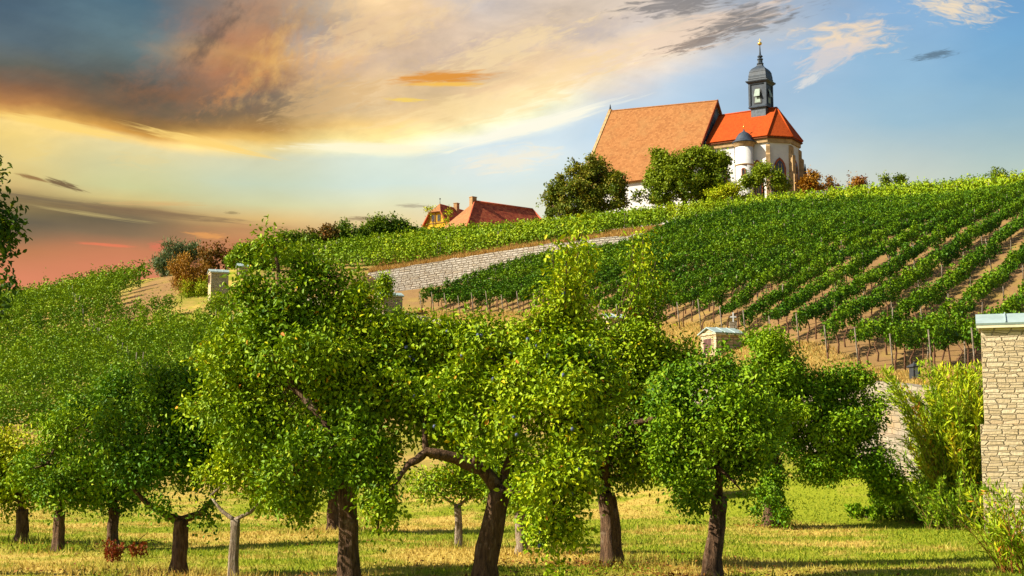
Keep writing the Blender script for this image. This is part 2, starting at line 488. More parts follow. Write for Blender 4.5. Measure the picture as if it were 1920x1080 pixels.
def plain_mat(name, col, rough=.8, spec=.3, var=.25, scale=3.0, metal=0.0, bd=0.01):
    m, T = new_mat(name)
    tco = T.n('ShaderNodeTexCoord')
    n = T.noise(tco.outputs['Object'], scale, 6.0, 0.6)
    d = tuple(v * (1 - var) for v in col)
    b = tuple(min(1, v * (1 + var * .6)) for v in col)
    c = T.mixc(T.maprange(n.outputs['Fac'], .3, .7), d, b)
    p = principled(T, c, rough, spec, bump(T, n.outputs['Fac'], .4, bd), metal)
    finish(T, p.outputs[0])
    return m


M['plaster'] = plain_mat('plaster', (.58, .57, .55), .9, .1, .10, .9)
M['sandstone'] = plain_mat('sandstone', (.36, .24, .12), .9, .1, .28, 2.0)
M['red_stone'] = plain_mat('red_stone', (.26, .08, .035), .9, .1, .25, 2.0)
M['copper'] = plain_mat('copper', (.28, .36, .35), .6, .4, .15, 2.0)
M['copper_trim'] = plain_mat('copper_trim', (.62, .56, .38), .7, .3, .15, 2.0)
M['slate'] = plain_mat('slate', (.036, .050, .070), .55, .3, .35, 3.0)
M['slate_light'] = plain_mat('slate_light', (.085, .105, .13), .55, .3, .35, 3.0)
M['shutter'] = plain_mat('shutter', (.26, .33, .29), .7, .3, .2, 3.0)
M['gold'] = plain_mat('gold', (.85, .55, .12), .3, .5, .1, 3.0, .8)
M['dark_glass'] = plain_mat('dark_glass', (.03, .028, .03), .15, .6, .3, 2.0)
M['black_metal'] = plain_mat('black_metal', (.03, .032, .036), .5, .4, .3, 9.0)
M['lamp_glass'] = plain_mat('lamp_glass', (.30, .36, .42), .2, .6, .3, 9.0)
M['green_post'] = plain_mat('green_post', (.05, .10, .05), .6, .3, .3, 9.0)
M['yellow_plaster'] = plain_mat('yellow_plaster', (.52, .31, .025), .9, .1, .2, 1.0)
M['timber'] = plain_mat('timber', (.20, .11, .03), .8, .2, .3, 3.0)
M['chimney_brick'] = plain_mat('chimney_brick', (.32, .19, .09), .9, .1, .3, 3.0)
M['grille'] = plain_mat('grille', (.16, .08, .07), .7, .3, .3, 8.0)
M['white_metal'] = plain_mat('white_metal', (.62, .66, .70), .5, .4, .1, 8.0)
M['plum_skin'] = plain_mat('plum_skin', (.07, .09, .18), .5, .35, .4, 30.0)
M['eave_wood'] = plain_mat('eave_wood', (.13, .045, .02), .85, .1, .3, 4.0)


def tile_mat(name, cols, tw=.22, th=.16, big_col=None, bigf=.4):
    m, T = new_mat(name)
    uv = T.n('ShaderNodeUVMap', uv_map='UVMap')
    br = T.n('ShaderNodeTexBrick', offset=.5)
    T.l(uv.outputs[0], br.inputs['Vector'])
    br.inputs['Color1'].default_value = (0, 0, 0, 1)
    br.inputs['Color2'].default_value = (1, 1, 1, 1)
    br.inputs['Mortar'].default_value = (.2, .2, .2, 1)
    br.inputs['Scale'].default_value = 1.0
    br.inputs['Brick Width'].default_value = tw
    br.inputs['Row Height'].default_value = th
    br.inputs['Mortar Size'].default_value = .012
    rc = T.ramp(br.outputs['Color'], [(i / (len(cols) - 1), c) for i, c in enumerate(cols)])
    n = T.noise(uv.outputs[0], 9.0, 6.0, 0.8)
    n2 = T.noise(uv.outputs[0], .35, 5.0, 0.6)
    c = T.mixc(T.maprange(n.outputs['Fac'], .45, .72, 0, .40), rc.outputs[0], cols[0])
    if big_col:
        c = T.mixc(T.maprange(n2.outputs['Fac'], .45, .7, 0, bigf), c, big_col)
    p = principled(T, c, 0.85, 0.15, bump(T, br.outputs['Color'], .7, .03))
    finish(T, p.outputs[0])
    return m


M['old_tile'] = tile_mat('old_tile', [(.21, .083, .026), (.27, .113, .036), (.31, .138, .047), (.24, .098, .03)], .36, .34, (.25, .14, .05), .35)
M['new_tile'] = tile_mat('new_tile', [(.30, .045, .005), (.38, .062, .007), (.34, .054, .006)], .3, .3, (.28, .04, .006), .3)
M['red_tile'] = tile_mat('red_tile', [(.22, .045, .022), (.42, .085, .036), (.50, .14, .055), (.32, .062, .03)], .42, .42, (.20, .03, .02), .4)
M['orange_tile'] = tile_mat('orange_tile', [(.24, .10, .04), (.31, .15, .06), (.28, .12, .045)], .4, .4, (.24, .10, .045), .4)


def meadow_nodes(T):
    """straw and green in drifts, from world position: shared by the ground and the grass on it"""
    g = T.n('ShaderNodeNewGeometry')
    pos = g.outputs['Position']
    n1_ = T.noise(pos, 0.22, 5.0, 0.6, 0.4)
    n2_ = T.noise(pos, 1.3, 4.0, 0.6)
    sp = T.n('ShaderNodeSeparateXYZ')
    T.l(pos, sp.inputs[0])
    right = T.math('MULTIPLY', T.maprange(sp.outputs[0], 2.0, 12.0), .12)
    v = T.math('ADD', T.math('ADD', T.math('MULTIPLY', n1_.outputs['Fac'], .65), T.math('MULTIPLY', n2_.outputs['Fac'], .35)), right)
    return T.maprange(v, .42, .56), pos


m, T = new_mat('ground')
f, pos = meadow_nodes(T)
fn = T.noise(pos, 9.0, 5.0, 0.7)
mead = T.mixc(f, T.mixc(fn.outputs['Fac'], (.34, .24, .045), (.50, .38, .09)), T.mixc(fn.outputs['Fac'], (.14, .18, .008), (.27, .29, .016)))
a_s = T.n('ShaderNodeAttribute', attribute_name='soil')
a_d = T.n('ShaderNodeAttribute', attribute_name='dry')
sn = T.noise(pos, 2.2, 6.0, 0.65)
soil = T.mixc(sn.outputs['Fac'], (.14, .078, .03), (.29, .175, .075))
dry = T.mixc(T.noise(pos, .9, 5.0, .6).outputs['Fac'], (.16, .13, .02), (.37, .24, .075))
s2 = T.noise(pos, .55, 5.0, .65)
sfac = T.math('MULTIPLY', a_s.outputs['Fac'], T.maprange(s2.outputs['Fac'], .36, .52, .35, 1.0))
c = T.mixc(a_d.outputs['Fac'], mead, dry)
c = T.mixc(sfac, c, soil)
p = principled(T, c, .95, .08, bump(T, sn.outputs['Fac'], .6, .08))
finish(T, p.outputs[0])
M['ground'] = m

m, T = new_mat('grass_blade')
f, pos = meadow_nodes(T)
at_ = T.n('ShaderNodeAttribute', attribute_name='tint')
straw = T.ramp(at_.outputs['Fac'], [(0, (.30, .19, .035)), (.5, (.52, .38, .08)), (1, (.70, .56, .18))])
green = T.ramp(at_.outputs['Fac'], [(0, (.08, .14, .008)), (.5, (.22, .29, .014)), (1, (.44, .42, .04))])
c = T.mixc(f, straw.outputs[0], green.outputs[0])
p = principled(T, c, .7, .15)
tr = T.n('ShaderNodeBsdfTranslucent')
T.l(c, tr.inputs['Color'])
mix = T.n('ShaderNodeMixShader')
mix.inputs[0].default_value = .4
T.l(p.outputs[0], mix.inputs[1])
T.l(tr.outputs[0], mix.inputs[2])
finish(T, mix.outputs[0])
M['grass_blade'] = m
M['dry_blade'] = leaf_mat('dry_blade', [(0, (.26, .12, .025)), (.5, (.42, .24, .06)), (.85, (.50, .36, .11)), (1, (.22, .22, .03))], .25, (1, 1, 1), .7, .1)


# ================================================================== object helpers
def tag(o, label=None, cat=None, group=None, kind=None):
    if label:
        o['label'] = label
    if cat:
        o['category'] = cat
    if group:
        o['group'] = group
    if kind:
        o['kind'] = kind
    return o


def empty(name, loc, rz=0.0):
    o = bpy.data.objects.new(name, None)
    o.location = loc
    o.rotation_euler = (0, 0, rz)
    o.empty_display_size = .2
    COL.objects.link(o)
    return o


def link(name, mesh, mat, parent=None, loc=None, rot=None):
    o = bpy.data.objects.new(name, mesh)
    if mat is not None and not mesh.materials:
        mesh.materials.append(mat)
    COL.objects.link(o)
    if parent is not None:
        o.parent = parent
    if loc is not None:
        o.location = loc
    if rot is not None:
        o.rotation_euler = rot
    return o


class MB:
    """collects faces; build() makes one mesh object with metre UVs (along the horizontal and up the slope of each face)"""
    def __init__(self):
        self.v, self.f, self.s = [], [], []

    def add(self, verts, faces, smooth=False):
        k = len(self.v)
        self.v += [tuple(p) for p in verts]
        self.f += [tuple(i + k for i in f) for f in faces]
        self.s += [smooth] * len(faces)

    def box(self, x0, x1, y0, y1, z0, z1):
        self.add([(x0, y0, z0), (x1, y0, z0), (x1, y1, z0), (x0, y1, z0), (x0, y0, z1), (x1, y0, z1), (x1, y1, z1), (x0, y1, z1)],
                 [(0, 3, 2, 1), (4, 5, 6, 7), (0, 1, 5, 4), (1, 2, 6, 5), (2, 3, 7, 6), (3, 0, 4, 7)])

    def prism(self, poly, z0, z1):
        """poly: ccw list of (x, y) seen from above"""
        n = len(poly)
        z0 = z0 if isinstance(z0, (list, tuple)) else [z0] * n
        z1 = z1 if isinstance(z1, (list, tuple)) else [z1] * n
        self.add([(p[0], p[1], z) for p, z in zip(poly, z0)] + [(p[0], p[1], z) for p, z in zip(poly, z1)],
                 [tuple(range(n - 1, -1, -1)), tuple(range(n, 2 * n))] + [(i, (i + 1) % n, n + (i + 1) % n, n + i) for i in range(n)])

    def slab(self, pts, t):
        """a sheet through pts (ccw seen from outside), thickness t inward along its normal"""
        P = [Vector(p) for p in pts]
        nrm = (P[1] - P[0]).cross(P[2] - P[0]).normalized()
        n = len(P)
        self.add(P + [p - nrm * t for p in P], [tuple(range(n)), tuple(range(2 * n - 1, n - 1, -1))] + [(i, n + i, n + (i + 1) % n, (i + 1) % n) for i in range(n)])

    def lathe(self, prof, n=20, cx=0, cy=0, smooth=True, rot=0.0):
        vs, fs = [], []
        for r, z in prof:
            for i in range(n):
                a = rot + 2 * math.pi * i / n
                vs.append((cx + r * math.cos(a), cy + r * math.sin(a), z))
        for j in range(len(prof) - 1):
            for i in range(n):
                i2 = (i + 1) % n
                fs.append((j * n + i, j * n + i2, (j + 1) * n + i2, (j + 1) * n + i))
        fs.append(tuple(range(n - 1, -1, -1)))
        fs.append(tuple((len(prof) - 1) * n + i for i in range(n)))
        self.add(vs, fs, smooth)

    def tube(self, pts, radii, n=8, jitter=0.0, smooth=True, seed=0):
        pts = [Vector(p) for p in pts]
        vs, fs = [], []
        ref = Vector((0.31, 0.82, 0.1))
        for k, p in enumerate(pts):
            d = (pts[min(k + 1, len(pts) - 1)] - pts[max(k - 1, 0)]).normalized()
            a = d.cross(ref)
            if a.length < .05:
                a = d.cross(Vector((1, 0, 0)))
            a.normalize()
            b = d.cross(a)
            for i in range(n):
                t = 2 * math.pi * i / n
                r = radii[k]
                if jitter:
                    r *= 1 + jitter * (mnoise.noise(Vector((math.cos(t) * 1.6 + seed, math.sin(t) * 1.6, k * .7))) + .5 * math.sin(t * 4 + seed))
                q = p + a * (r * math.cos(t)) + b * (r * math.sin(t))
                vs.append(tuple(q))
        for k in range(len(pts) - 1):
            for i in range(n):
                i2 = (i + 1) % n
                fs.append((k * n + i, k * n + i2, (k + 1) * n + i2, (k + 1) * n + i))
        fs.append(tuple(range(n - 1, -1, -1)))
        fs.append(tuple((len(pts) - 1) * n + i for i in range(n)))
        self.add(vs, fs, smooth)

    def mesh(self, name):
        me = bpy.data.meshes.new(name)
        me.from_pydata(self.v, [], self.f)
        me.validate()
        me.polygons.foreach_set('use_smooth', self.s[:len(me.polygons)] if len(self.s) >= len(me.polygons) else [False] * len(me.polygons))
        uv = me.uv_layers.new(name='UVMap')
        for poly in me.polygons:
            nrm = poly.normal
            t = Vector((0, 0, 1)).cross(nrm)
            if t.length < .05:
                t = Vector((1, 0, 0))
            t.normalize()
            b = nrm.cross(t)
            for li in poly.loop_indices:
                co = me.vertices[me.loops[li].vertex_index].co
                uv.data[li].uv = (co.dot(t), co.dot(b))
        me.update()
        return me

    def build(self, name, mat, parent=None, loc=None, rot=None):
        return link(name, self.mesh(name), mat, parent, loc, rot)


def unit(a):
    return a / np.maximum(np.linalg.norm(a, axis=-1, keepdims=True), 1e-9)


def leaf_mesh(name, P, A, N, L, Wd, tint, shape='leaf', fold=.22):
    """one mesh of many leaves: P base, A axis, N rough normal, L length, Wd width, tint 0..1"""
    n = len(P)
    A = unit(A)
    S = unit(np.cross(N, A))
    N = np.cross(A, S)
    L = L[:, None]
    Wd = Wd[:, None]
    if shape == 'leaf':
        k = 6
        bend = -N * L * .16
        V = np.stack([P,
                      P + A * L * .30 + S * Wd * .46 + N * Wd * fold,
                      P + A * L * .66 + S * Wd * .40 + N * Wd * fold + bend * .4,
                      P + A * L + bend,
                      P + A * L * .66 - S * Wd * .40 + N * Wd * fold + bend * .4,
                      P + A * L * .30 - S * Wd * .46 + N * Wd * fold], 1)
        F = np.array([[0, 1, 2, 3], [0, 3, 4, 5]])
    elif shape == 'blade':
        k = 3
        V = np.stack([P - S * Wd * .5, P + S * Wd * .5, P + A * L], 1)
        F = np.array([[0, 1, 2]])
    else:
        k = 4
        V = np.stack([P, P + A * L * .5 + S * Wd * .5 + N * Wd * fold, P + A * L, P + A * L * .5 - S * Wd * .5 + N * Wd * fold], 1)
        F = np.array([[0, 1, 2], [0, 2, 3]])
    nv, nf, fl = n * k, n * len(F), F.shape[1]
    me = bpy.data.meshes.new(name)
    me.vertices.add(nv)
    me.vertices.foreach_set('co', V.reshape(-1).astype(np.float32))
    idx = (np.arange(n)[:, None, None] * k + F[None]).reshape(-1)
    me.loops.add(len(idx))
    me.loops.foreach_set('vertex_index', idx.astype(np.int32))
    me.polygons.add(nf)
    me.polygons.foreach_set('loop_start', (np.arange(nf) * fl).astype(np.int32))
    me.polygons.foreach_set('loop_total', np.full(nf, fl, np.int32))
    at = me.attributes.new('tint', 'FLOAT', 'POINT')
    at.data.foreach_set('value', np.repeat(np.clip(tint, 0, 1), k).astype(np.float32))
    me.update(calc_edges=True)
    return me


def vnoise(p, s=1.0, seed=0.0):
    """cheap smooth pseudo-noise, about -1..1, for arrays of points"""
    x, y, z = p[..., 0] * s + seed, p[..., 1] * s + seed * 1.7, p[..., 2] * s - seed
    return (np.sin(1.7 * x + 1.3 * np.sin(1.1 * y + .7 * z)) + np.sin(1.9 * y + 1.2 * np.sin(1.3 * z + .9 * x)) + np.sin(2.1 * z + 1.4 * np.sin(1.2 * x + .8 * y))) / 3.0


# ================================================================== terrain
WALL = np.array([(60, 15, 3.0), (30, 25, 3.0), (13.4, 34.4, 3.1), (12.2, 36.5, 3.3), (12.2, 40, 3.55), (11.6, 46, 4.15), (10.1, 54, 4.7), (9.0, 60, 5.4), (6.8, 70, 6.9), (1.5, 86, 9.2), (-6.5, 104, 12.2), (-16, 117, 15.2), (-24, 126, 16.6)], float)
UPPER = np.array([tuple(at(px, py, Y)) for px, py, Y in ((690, 515, 136), (760, 503, 135.5), (850, 488, 135), (950, 472, 134), (1040, 459, 133), (1120, 450, 132), (1210, 441, 131), (1290, 433, 130))], float)


def poly_sd(line, x, y):
    """distance to a polyline, negative on its left, the height and the run along it at the nearest point"""
    best = np.full(x.shape, 1e9)
    sgn = np.ones(x.shape)
    hz = np.zeros(x.shape)
    run = np.zeros(x.shape)
    acc = 0.0
    for a, b in zip(line[:-1], line[1:]):
        d = b[:2] - a[:2]
        l2 = (d ** 2).sum()
        t = np.clip(((x - a[0]) * d[0] + (y - a[1]) * d[1]) / l2, 0, 1)
        qx, qy = a[0] + t * d[0], a[1] + t * d[1]
        dist = np.hypot(x - qx, y - qy)
        cr = d[0] * (y - a[1]) - d[1] * (x - a[0])
        w = dist < best - 1e-6
        best = np.where(w, dist, best)
        sgn = np.where(w, np.where(cr > 0, -1.0, 1.0), sgn)
        hz = np.where(w, a[2] + t * (b[2] - a[2]), hz)
        run = np.where(w, acc + t * math.sqrt(l2), run)
        acc += math.sqrt(l2)
    return best * sgn, hz, run, acc


def px_pt(px, py, Y, down=0.0):
    q = at(px, py, Y)
    return (q.x, q.y, q.z - down)


SHARED = [px_pt(450, 492, 135, .6), px_pt(300, 512, 150, .5), px_pt(280, 545, 130), (-50, 235, 28), (-120, 230, 24), (-120, 300, 20), (-50, 320, 26), (20, 330, 30), (100, 330, 30)]
UP = SHARED + [
    (14, 35, 3.0), (13.2, 46, 4.1), (40, 40, 6.5), (25, 30, 3.0), (60, 60, 15), (80, 90, 26), (75, 120, 32), (100, 60, 20), (110, 150, 34),
    px_pt(1740, 690, 48.5), px_pt(1500, 642, 60), px_pt(1300, 612, 72), px_pt(1040, 590, 90), px_pt(780, 580, 110),
    px_pt(1920, 440, 75, 1.3), px_pt(1920, 533, 62, 1.7), px_pt(1920, 600, 54, 1.7), px_pt(1627, 603, 54, 2.0),
    px_pt(1920, 338, 125, 2), px_pt(1600, 355, 145, 2), px_pt(1400, 372, 155, 2), px_pt(1180, 395, 160, 2), px_pt(1000, 415, 157, 2), px_pt(850, 426, 152, 2), px_pt(600, 455, 144, 2), px_pt(520, 470, 140, 2)] + [
    tuple(q - np.array([0, 0, .1])) for q in UPPER[::2]] + [
    (q[0] + .9, q[1] + .4, q[2] + .1) for q in WALL[3:]] + [
    (25, 195, 34), (50, 200, 34), (0, 200, 30.5), (-15, 240, 32), (60, 260, 33), (48, 150, 30),
]
LOW = SHARED + [
    (-60, 20, 0), (0, 10, 0), (10, 20, 0), (0, 30, 0), (10, 30, 0), (-20, 30, 0), (-20, 42, .2), (0, 42, .2), (9, 40, .55), (10.5, 46, 1.5), (8, 55, 2.6), (4, 68, 4.2), (-4, 84, 6.6), (-60, 40, 0),
    px_pt(0, 800, 50, 1.9), px_pt(200, 700, 70, 1.9), px_pt(0, 640, 100, 1.9), px_pt(300, 620, 95, 1.9), px_pt(0, 560, 150, 1.9), px_pt(0, 526, 185, 1.9), px_pt(300, 499, 178, 1.9),
    px_pt(390, 575, 112, 1.9), px_pt(600, 600, 95, 2.0), px_pt(150, 515, 182, 1.9), (-110, 120, 11), (-100, 60, 1.5), (-120, 190, 20), (60, 20, 0),
]


def tps_fit(pts):
    P = np.array(pts, float)
    n = len(P)
    XY = P[:, :2] / 50.0
    r2 = ((XY[:, None] - XY[None]) ** 2).sum(-1)
    K = .5 * r2 * np.log(r2 + 1e-12) + np.eye(n) * .004
    Q = np.concatenate([np.ones((n, 1)), XY], 1)
    Amat = np.block([[K, Q], [Q.T, np.zeros((3, 3))]])
    w = np.linalg.solve(Amat, np.concatenate([P[:, 2], np.zeros(3)]))
    return XY, w


FU, FL = tps_fit(UP), tps_fit(LOW)


def tps(fit, x, y):
    XY, w = fit
    x, y = x / 50.0, y / 50.0
    out = w[-3] + w[-2] * x + w[-1] * y
    for (cx, cy), k in zip(XY, w[:-3]):
        r2 = (x - cx) ** 2 + (y - cy) ** 2
        out = out + k * .5 * r2 * np.log(r2 + 1e-12)
    return out


def sstep(a, b, v):
    t = np.clip((v - a) / (b - a), 0, 1)
    return t * t * (3 - 2 * t)


def height(x, y, step=True):
    x = np.asarray(x, float)
    y = np.asarray(y, float)
    cx, cy = np.clip(x, -120, 110), np.clip(y, 8, 330)
    zu, zl = tps(FU, cx, cy), tps(FL, cx, cy)
    zl = np.where(cy < 46, np.maximum(zl, 0) * sstep(30, 46, cy) + 0.0, zl)
    sd, _, run, tot = poly_sd(WALL, cx, cy)
    ends = sstep(-24, -44, cx) + sstep(122, 140, cy)          # past the wall's far end both slopes are one
    k_sharp = sstep(.18, .62, sd)
    k_soft = sstep(-6, 10, sd)
    e = np.clip(ends, 0, 1)
    z = zl + (zu - zl) * (k_sharp * (1 - e) + k_soft * e)
    sd2, _, run2, tot2 = poly_sd(UPPER, cx, cy)
    win = sstep(0, 3, run2) * (1 - sstep(tot2 - 6, tot2, run2))
    # UPPER runs left to right, so the uphill side is its left (negative)
    below = sstep(-1.25, -.55, sd2)
    z = z - 2.8 * win * below * np.exp(-np.maximum(sd2, 0) / 9.0)
    out = np.hypot(np.maximum(np.abs(x) - 110, 0), np.maximum(np.maximum(y - 330, 8 - y), 0))
    z = z * (1 - sstep(0, 900, out))
    z = z + .05 * np.sin(x * .9 + 1.3 * np.sin(y * .5)) * np.sin(y * .8 + .6) * sstep(60, 20, y)
    return z


def gz(x, y):
    return float(height(np.array([x]), np.array([y]))[0])


def axis(segs):
    out = []
    for a, b, s in segs:
        out += list(np.arange(a, b, s))
    return np.array(out + [segs[-1][1]], float)


gx = axis([(-3000, -400, 260), (-400, -120, 20), (-120, -32, 2.2), (-32, -6, .8), (-6, 20, .4), (20, 62, 1.6), (62, 120, 4), (120, 400, 20), (400, 3000, 260)])
gy = axis([(-3000, -200, 280), (-200, 0, 20), (0, 30, 1.2), (30, 76, .4), (76, 126, .5), (126, 170, .9), (170, 260, 4), (260, 400, 14), (400, 3000, 260)])
GX, GY = np.meshgrid(gx, gy)
GZ = height(GX, GY)
sd, _, run, tot = poly_sd(WALL, GX, GY)
me = bpy.data.meshes.new('ground')
nx, ny = len(gx), len(gy)
me.vertices.add(nx * ny)
me.vertices.foreach_set('co', np.stack([GX, GY, GZ], -1).reshape(-1).astype(np.float32))
ii = (np.arange(ny - 1)[:, None] * nx + np.arange(nx - 1)[None]).reshape(-1)
quad = np.stack([ii, ii + 1, ii + nx + 1, ii + nx], 1)
me.loops.add(quad.size)
me.loops.foreach_set('vertex_index', quad.reshape(-1).astype(np.int32))
me.polygons.add(len(quad))
me.polygons.foreach_set('loop_start', (np.arange(len(quad)) * 4).astype(np.int32))
me.polygons.foreach_set('loop_total', np.full(len(quad), 4, np.int32))
me.polygons.foreach_set('use_smooth', np.ones(len(quad), bool))
bare = sstep(3.6, 2.2, np.hypot((GX + 32.6) / 1.0, (GY - 130) / 6))
hillr = sstep(.2, 1.5, sd) * sstep(125, 60, GX) * (GY < 400) * sstep(-27, -20, GX)
soil = np.maximum(hillr * sstep(2.6, 5.0, sd), bare)
soil = np.maximum(soil, .5 * sstep(44, 50, GY) * (sd < 0) * (GY < 300))
dry = np.maximum(hillr, bare)
sd2, _, run2, tot2 = poly_sd(UPPER, GX, GY)
up_bank = (sd2 < 0) * sstep(-14, -3, sd2) * (GY > 100) * (GX > -40)
soil = soil * (1 - .75 * up_bank)
for nm, arr in (('soil', soil), ('dry', dry)):
    a = me.attributes.new(nm, 'FLOAT', 'POINT')
    a.data.foreach_set('value', np.clip(arr, 0, 1).reshape(-1).astype(np.float32))
me.update(calc_edges=True)
tag(link('ground', me, M['ground']), kind='structure')


# ================================================================== retaining walls
def wall_from(line, name, label, mat, base_fn, thick, batter, top_extra, ledge=None, step=1.2, jit=.04):
    """stone wall along a polyline: its face on the left of travel, top following the ground behind"""
    pts = []
    for a, b in zip(line[:-1], line[1:]):
        n = max(1, int(np.linalg.norm(b[:2] - a[:2]) / step))
        for i in range(n):
            pts.append(a + (b - a) * i / n)
    pts.append(line[-1])
    pts = np.array(pts)
    tan = np.gradient(pts[:, :2], axis=0)
    tan = unit(tan)
    left = np.stack([-tan[:, 1], tan[:, 0]], 1)
    vs, fs = [], []
    for k, (p, l) in enumerate(zip(pts, left)):
        top = p[2] + top_extra + jit * mnoise.noise(Vector((k * .9, 3.1, 0)))
        base = base_fn(p[0] + l[0] * .8, p[1] + l[1] * .8) - .5
        prof = [(batter + .0, base), (0.0, top)] if ledge is None else None
        if ledge:
            lz = base + .5 + (top - base - .5) * ledge
            prof = [(batter + .26, base), (.26, lz), (.02, lz + .03), (0.0, top)]
        row = [(p[0] + l[0] * o, p[1] + l[1] * o, z) for o, z in prof]
        row += [(p[0] - l[0] * thick, p[1] - l[1] * thick, top - .02), (p[0] - l[0] * thick, p[1] - l[1] * thick, base)]
        vs.append(row)
    m_ = len(vs[0])
    flat = [q for r in vs for q in r]
    for k in range(len(vs) - 1):
        for j in range(m_ - 1):
            fs.append((k * m_ + j, k * m_ + j + 1, (k + 1) * m_ + j + 1, (k + 1) * m_ + j))
    fs.append(tuple(range(m_ - 1, -1, -1)))
    fs.append(tuple((len(vs) - 1) * m_ + j for j in range(m_)))
    mb = MB()
    mb.add(flat, fs)
    me = mb.mesh(name)
    # UVs along the run of the wall
    uv = me.uv_layers[0].data
    runs = np.concatenate([[0], np.cumsum(np.linalg.norm(np.diff(pts[:, :2], axis=0), axis=1))])
    for poly in me.polygons:
        for li in poly.loop_indices:
            vi = me.loops[li].vertex_index
            co = me.vertices[vi].co
            sh = runs[min(vi // m_, len(runs) - 1)]
            off = co.z if (vi % m_) < m_ - 2 else co.z + thick
            uv[li].uv = (sh, off - np.interp(sh, runs, pts[:, 2]) * .9)
    o = link(name, me, mat)
    tag(o, label, 'wall')
    return o


wall_from(WALL[1:], 'retaining_wall', 'pale stone retaining wall with a ledge along the foot of the right vineyard', M['wall_stone'], gz, .75, .22, .12, .45)
wall_from(UPPER[::-1], 'terrace_wall', 'long rough dry stone terrace wall high on the slope below the houses', M['white_stone'],
          lambda x, y: gz(x, y) - .2, 1.5, .15, .15, None, .8, .22)


# ================================================================== wayside shrines on the wall
def shrine(px, py_top, Y, yaw, label, w=1.35, d=1.35, h=None, z0=None, step_at=None, seam=False, corner=False):
    top = at(px, py_top, Y)
    if corner:
        c, s = math.cos(yaw), math.sin(yaw)
        # px is the left front corner
        cx, cy = top.x + c * w / 2 - s * d / 2, top.y + s * w / 2 + c * d / 2
    else:
        cx, cy = top.x, top.y
    z0 = z0 if z0 is not None else top.z - h
    H = top.z - z0
    r = empty('wayside_shrine', (cx, cy, z0), yaw)
    tag(r, label, 'shrine', 'stone wayside shrines along the vineyard wall')
    hw, hd = w / 2, d / 2
    rise = .22
    eave = H - rise - .06
    b = MB()
    if step_at:
        zs = step_at - z0
        b.prism([(-hw - .10, -hd - .05), (hw + .1, -hd - .05), (hw + .1, hd), (-hw - .10, hd)], -.4, zs)
        b.prism([(-hw, -hd), (hw, -hd), (hw, hd - .01), (-hw, hd - .01)], zs, eave - .12)
    else:
        b.prism([(-hw, -hd), (hw, -hd), (hw, hd), (-hw, hd)], -.4, eave - .12)
    # cornice course and gables
    b.prism([(-hw - .05, -hd - .05), (hw + .05, -hd - .05), (hw + .05, hd + .05), (-hw - .05, hd + .05)], eave - .12, eave)
    b.add([(-hw, -hd, eave), (-hw, hd, eave), (-hw, 0, eave + rise), (hw, -hd, eave), (hw, hd, eave), (hw, 0, eave + rise)],
          [(0, 2, 1), (3, 4, 5), (0, 3, 5, 2), (1, 2, 5, 4)])
    b.build('body', M['cream_stone'], r)
    ro = MB()
    ov, oh = .11, .13
    dz = rise * oh / hd
    ro.slab([(-hw - ov, -hd - oh, eave + .02 - dz), (hw + ov, -hd - oh, eave + .02 - dz), (hw + ov, 0, eave + rise + .05), (-hw - ov, 0, eave + rise + .05)], .05)
    ro.slab([(hw + ov, hd + oh, eave + .02 - dz), (-hw - ov, hd + oh, eave + .02 - dz), (-hw - ov, 0, eave + rise + .05), (hw + ov, 0, eave + rise + .05)], .05)
    for k in range(1, 3):
        x = -hw - ov + (w + 2 * ov) * k / 3
        ro.slab([(x - .012, -hd - oh - .003, eave + .05 - dz), (x + .012, -hd - oh - .003, eave + .05 - dz), (x + .012, 0, eave + rise + .08), (x - .012, 0, eave + rise + .08)], .03)
    rf = ro.build('roof', M['copper'], r)
    tr = MB()
    tr.box(-hw - ov + .01, hw + ov - .01, -hd - oh + .015, -hd - .055, eave - .09 - dz, eave - .035 - dz)
    tr.build('fascia', M['copper_trim'], rf)
    # niche with a grille in the left (path) face
    if not corner:
        n = MB()
        n.box(-hw - .04, -hw - .003, -hd * .62, hd * .62, eave - 1.05, eave - .2)
        fr = n.build('niche_frame', M['cream_stone'], r)
        g = MB()
        g.box(-hw - .05, -hw - .043, -hd * .5, hd * .5, eave - .98, eave - .28)
        for k in range(6):
            y = -hd * .45 + hd * .9 * k / 5
            g.box(-hw - .075, -hw - .055, y - .012, y + .012, eave - .98, eave - .28)
        g.build('grille', M['grille'], fr)
    return r


P1 = at(1838, 583, 33)
shrine(1838, 583, 33, math.radians(-18), 'tall cream stone shrine tower with copper roof at the right edge', 1.75, 1.4, z0=-.1, step_at=at(1840, 795, 33).z, corner=True)
shrine(1352, 614, 66, math.radians(25), 'cream stone shrine with pale copper gable roof above the right-hand plum tree', 1.42, 1.3, h=2.5)
shrine(1153, 588, 83, math.radians(25), 'small shrine with purple grille half hidden by tall plum shoots', 1.45, 1.3, h=2.5)
shrine(733, 548, 108, math.radians(22), 'grey stone shrine below the left end of the terrace wall', 1.45, 1.3, h=3.4)
shrine(410, 505, 122, math.radians(22), 'stone shrine beside the orange bush and bare earth patch', 1.5, 1.3, h=4.4)
shrine(455, 494, 132, math.radians(22), 'farthest small shrine behind the one beside the orange bush', .85, .9, h=2.4)


# ================================================================== chapel
TH = math.radians(32)
R0 = at(1345, 187, 195)
chapel = empty('chapel', (R0.x, R0.y, 0), -TH)     # local x along the axis towards the apse, local y away from us
tag(chapel, 'white hilltop chapel with tall tiled nave roof and slate ridge tower', 'chapel')
ZR = R0.z
HN, SN, LN = 12.3, 9.6, 16.8
ZB = 33.0
ze = ZR - HN
b = MB()
b.prism([(-LN + .3, -SN + .6), (-.25, -SN + .6), (-.25, SN - .6), (-LN + .3, SN - .6)], ZB - 2, ze + .75)
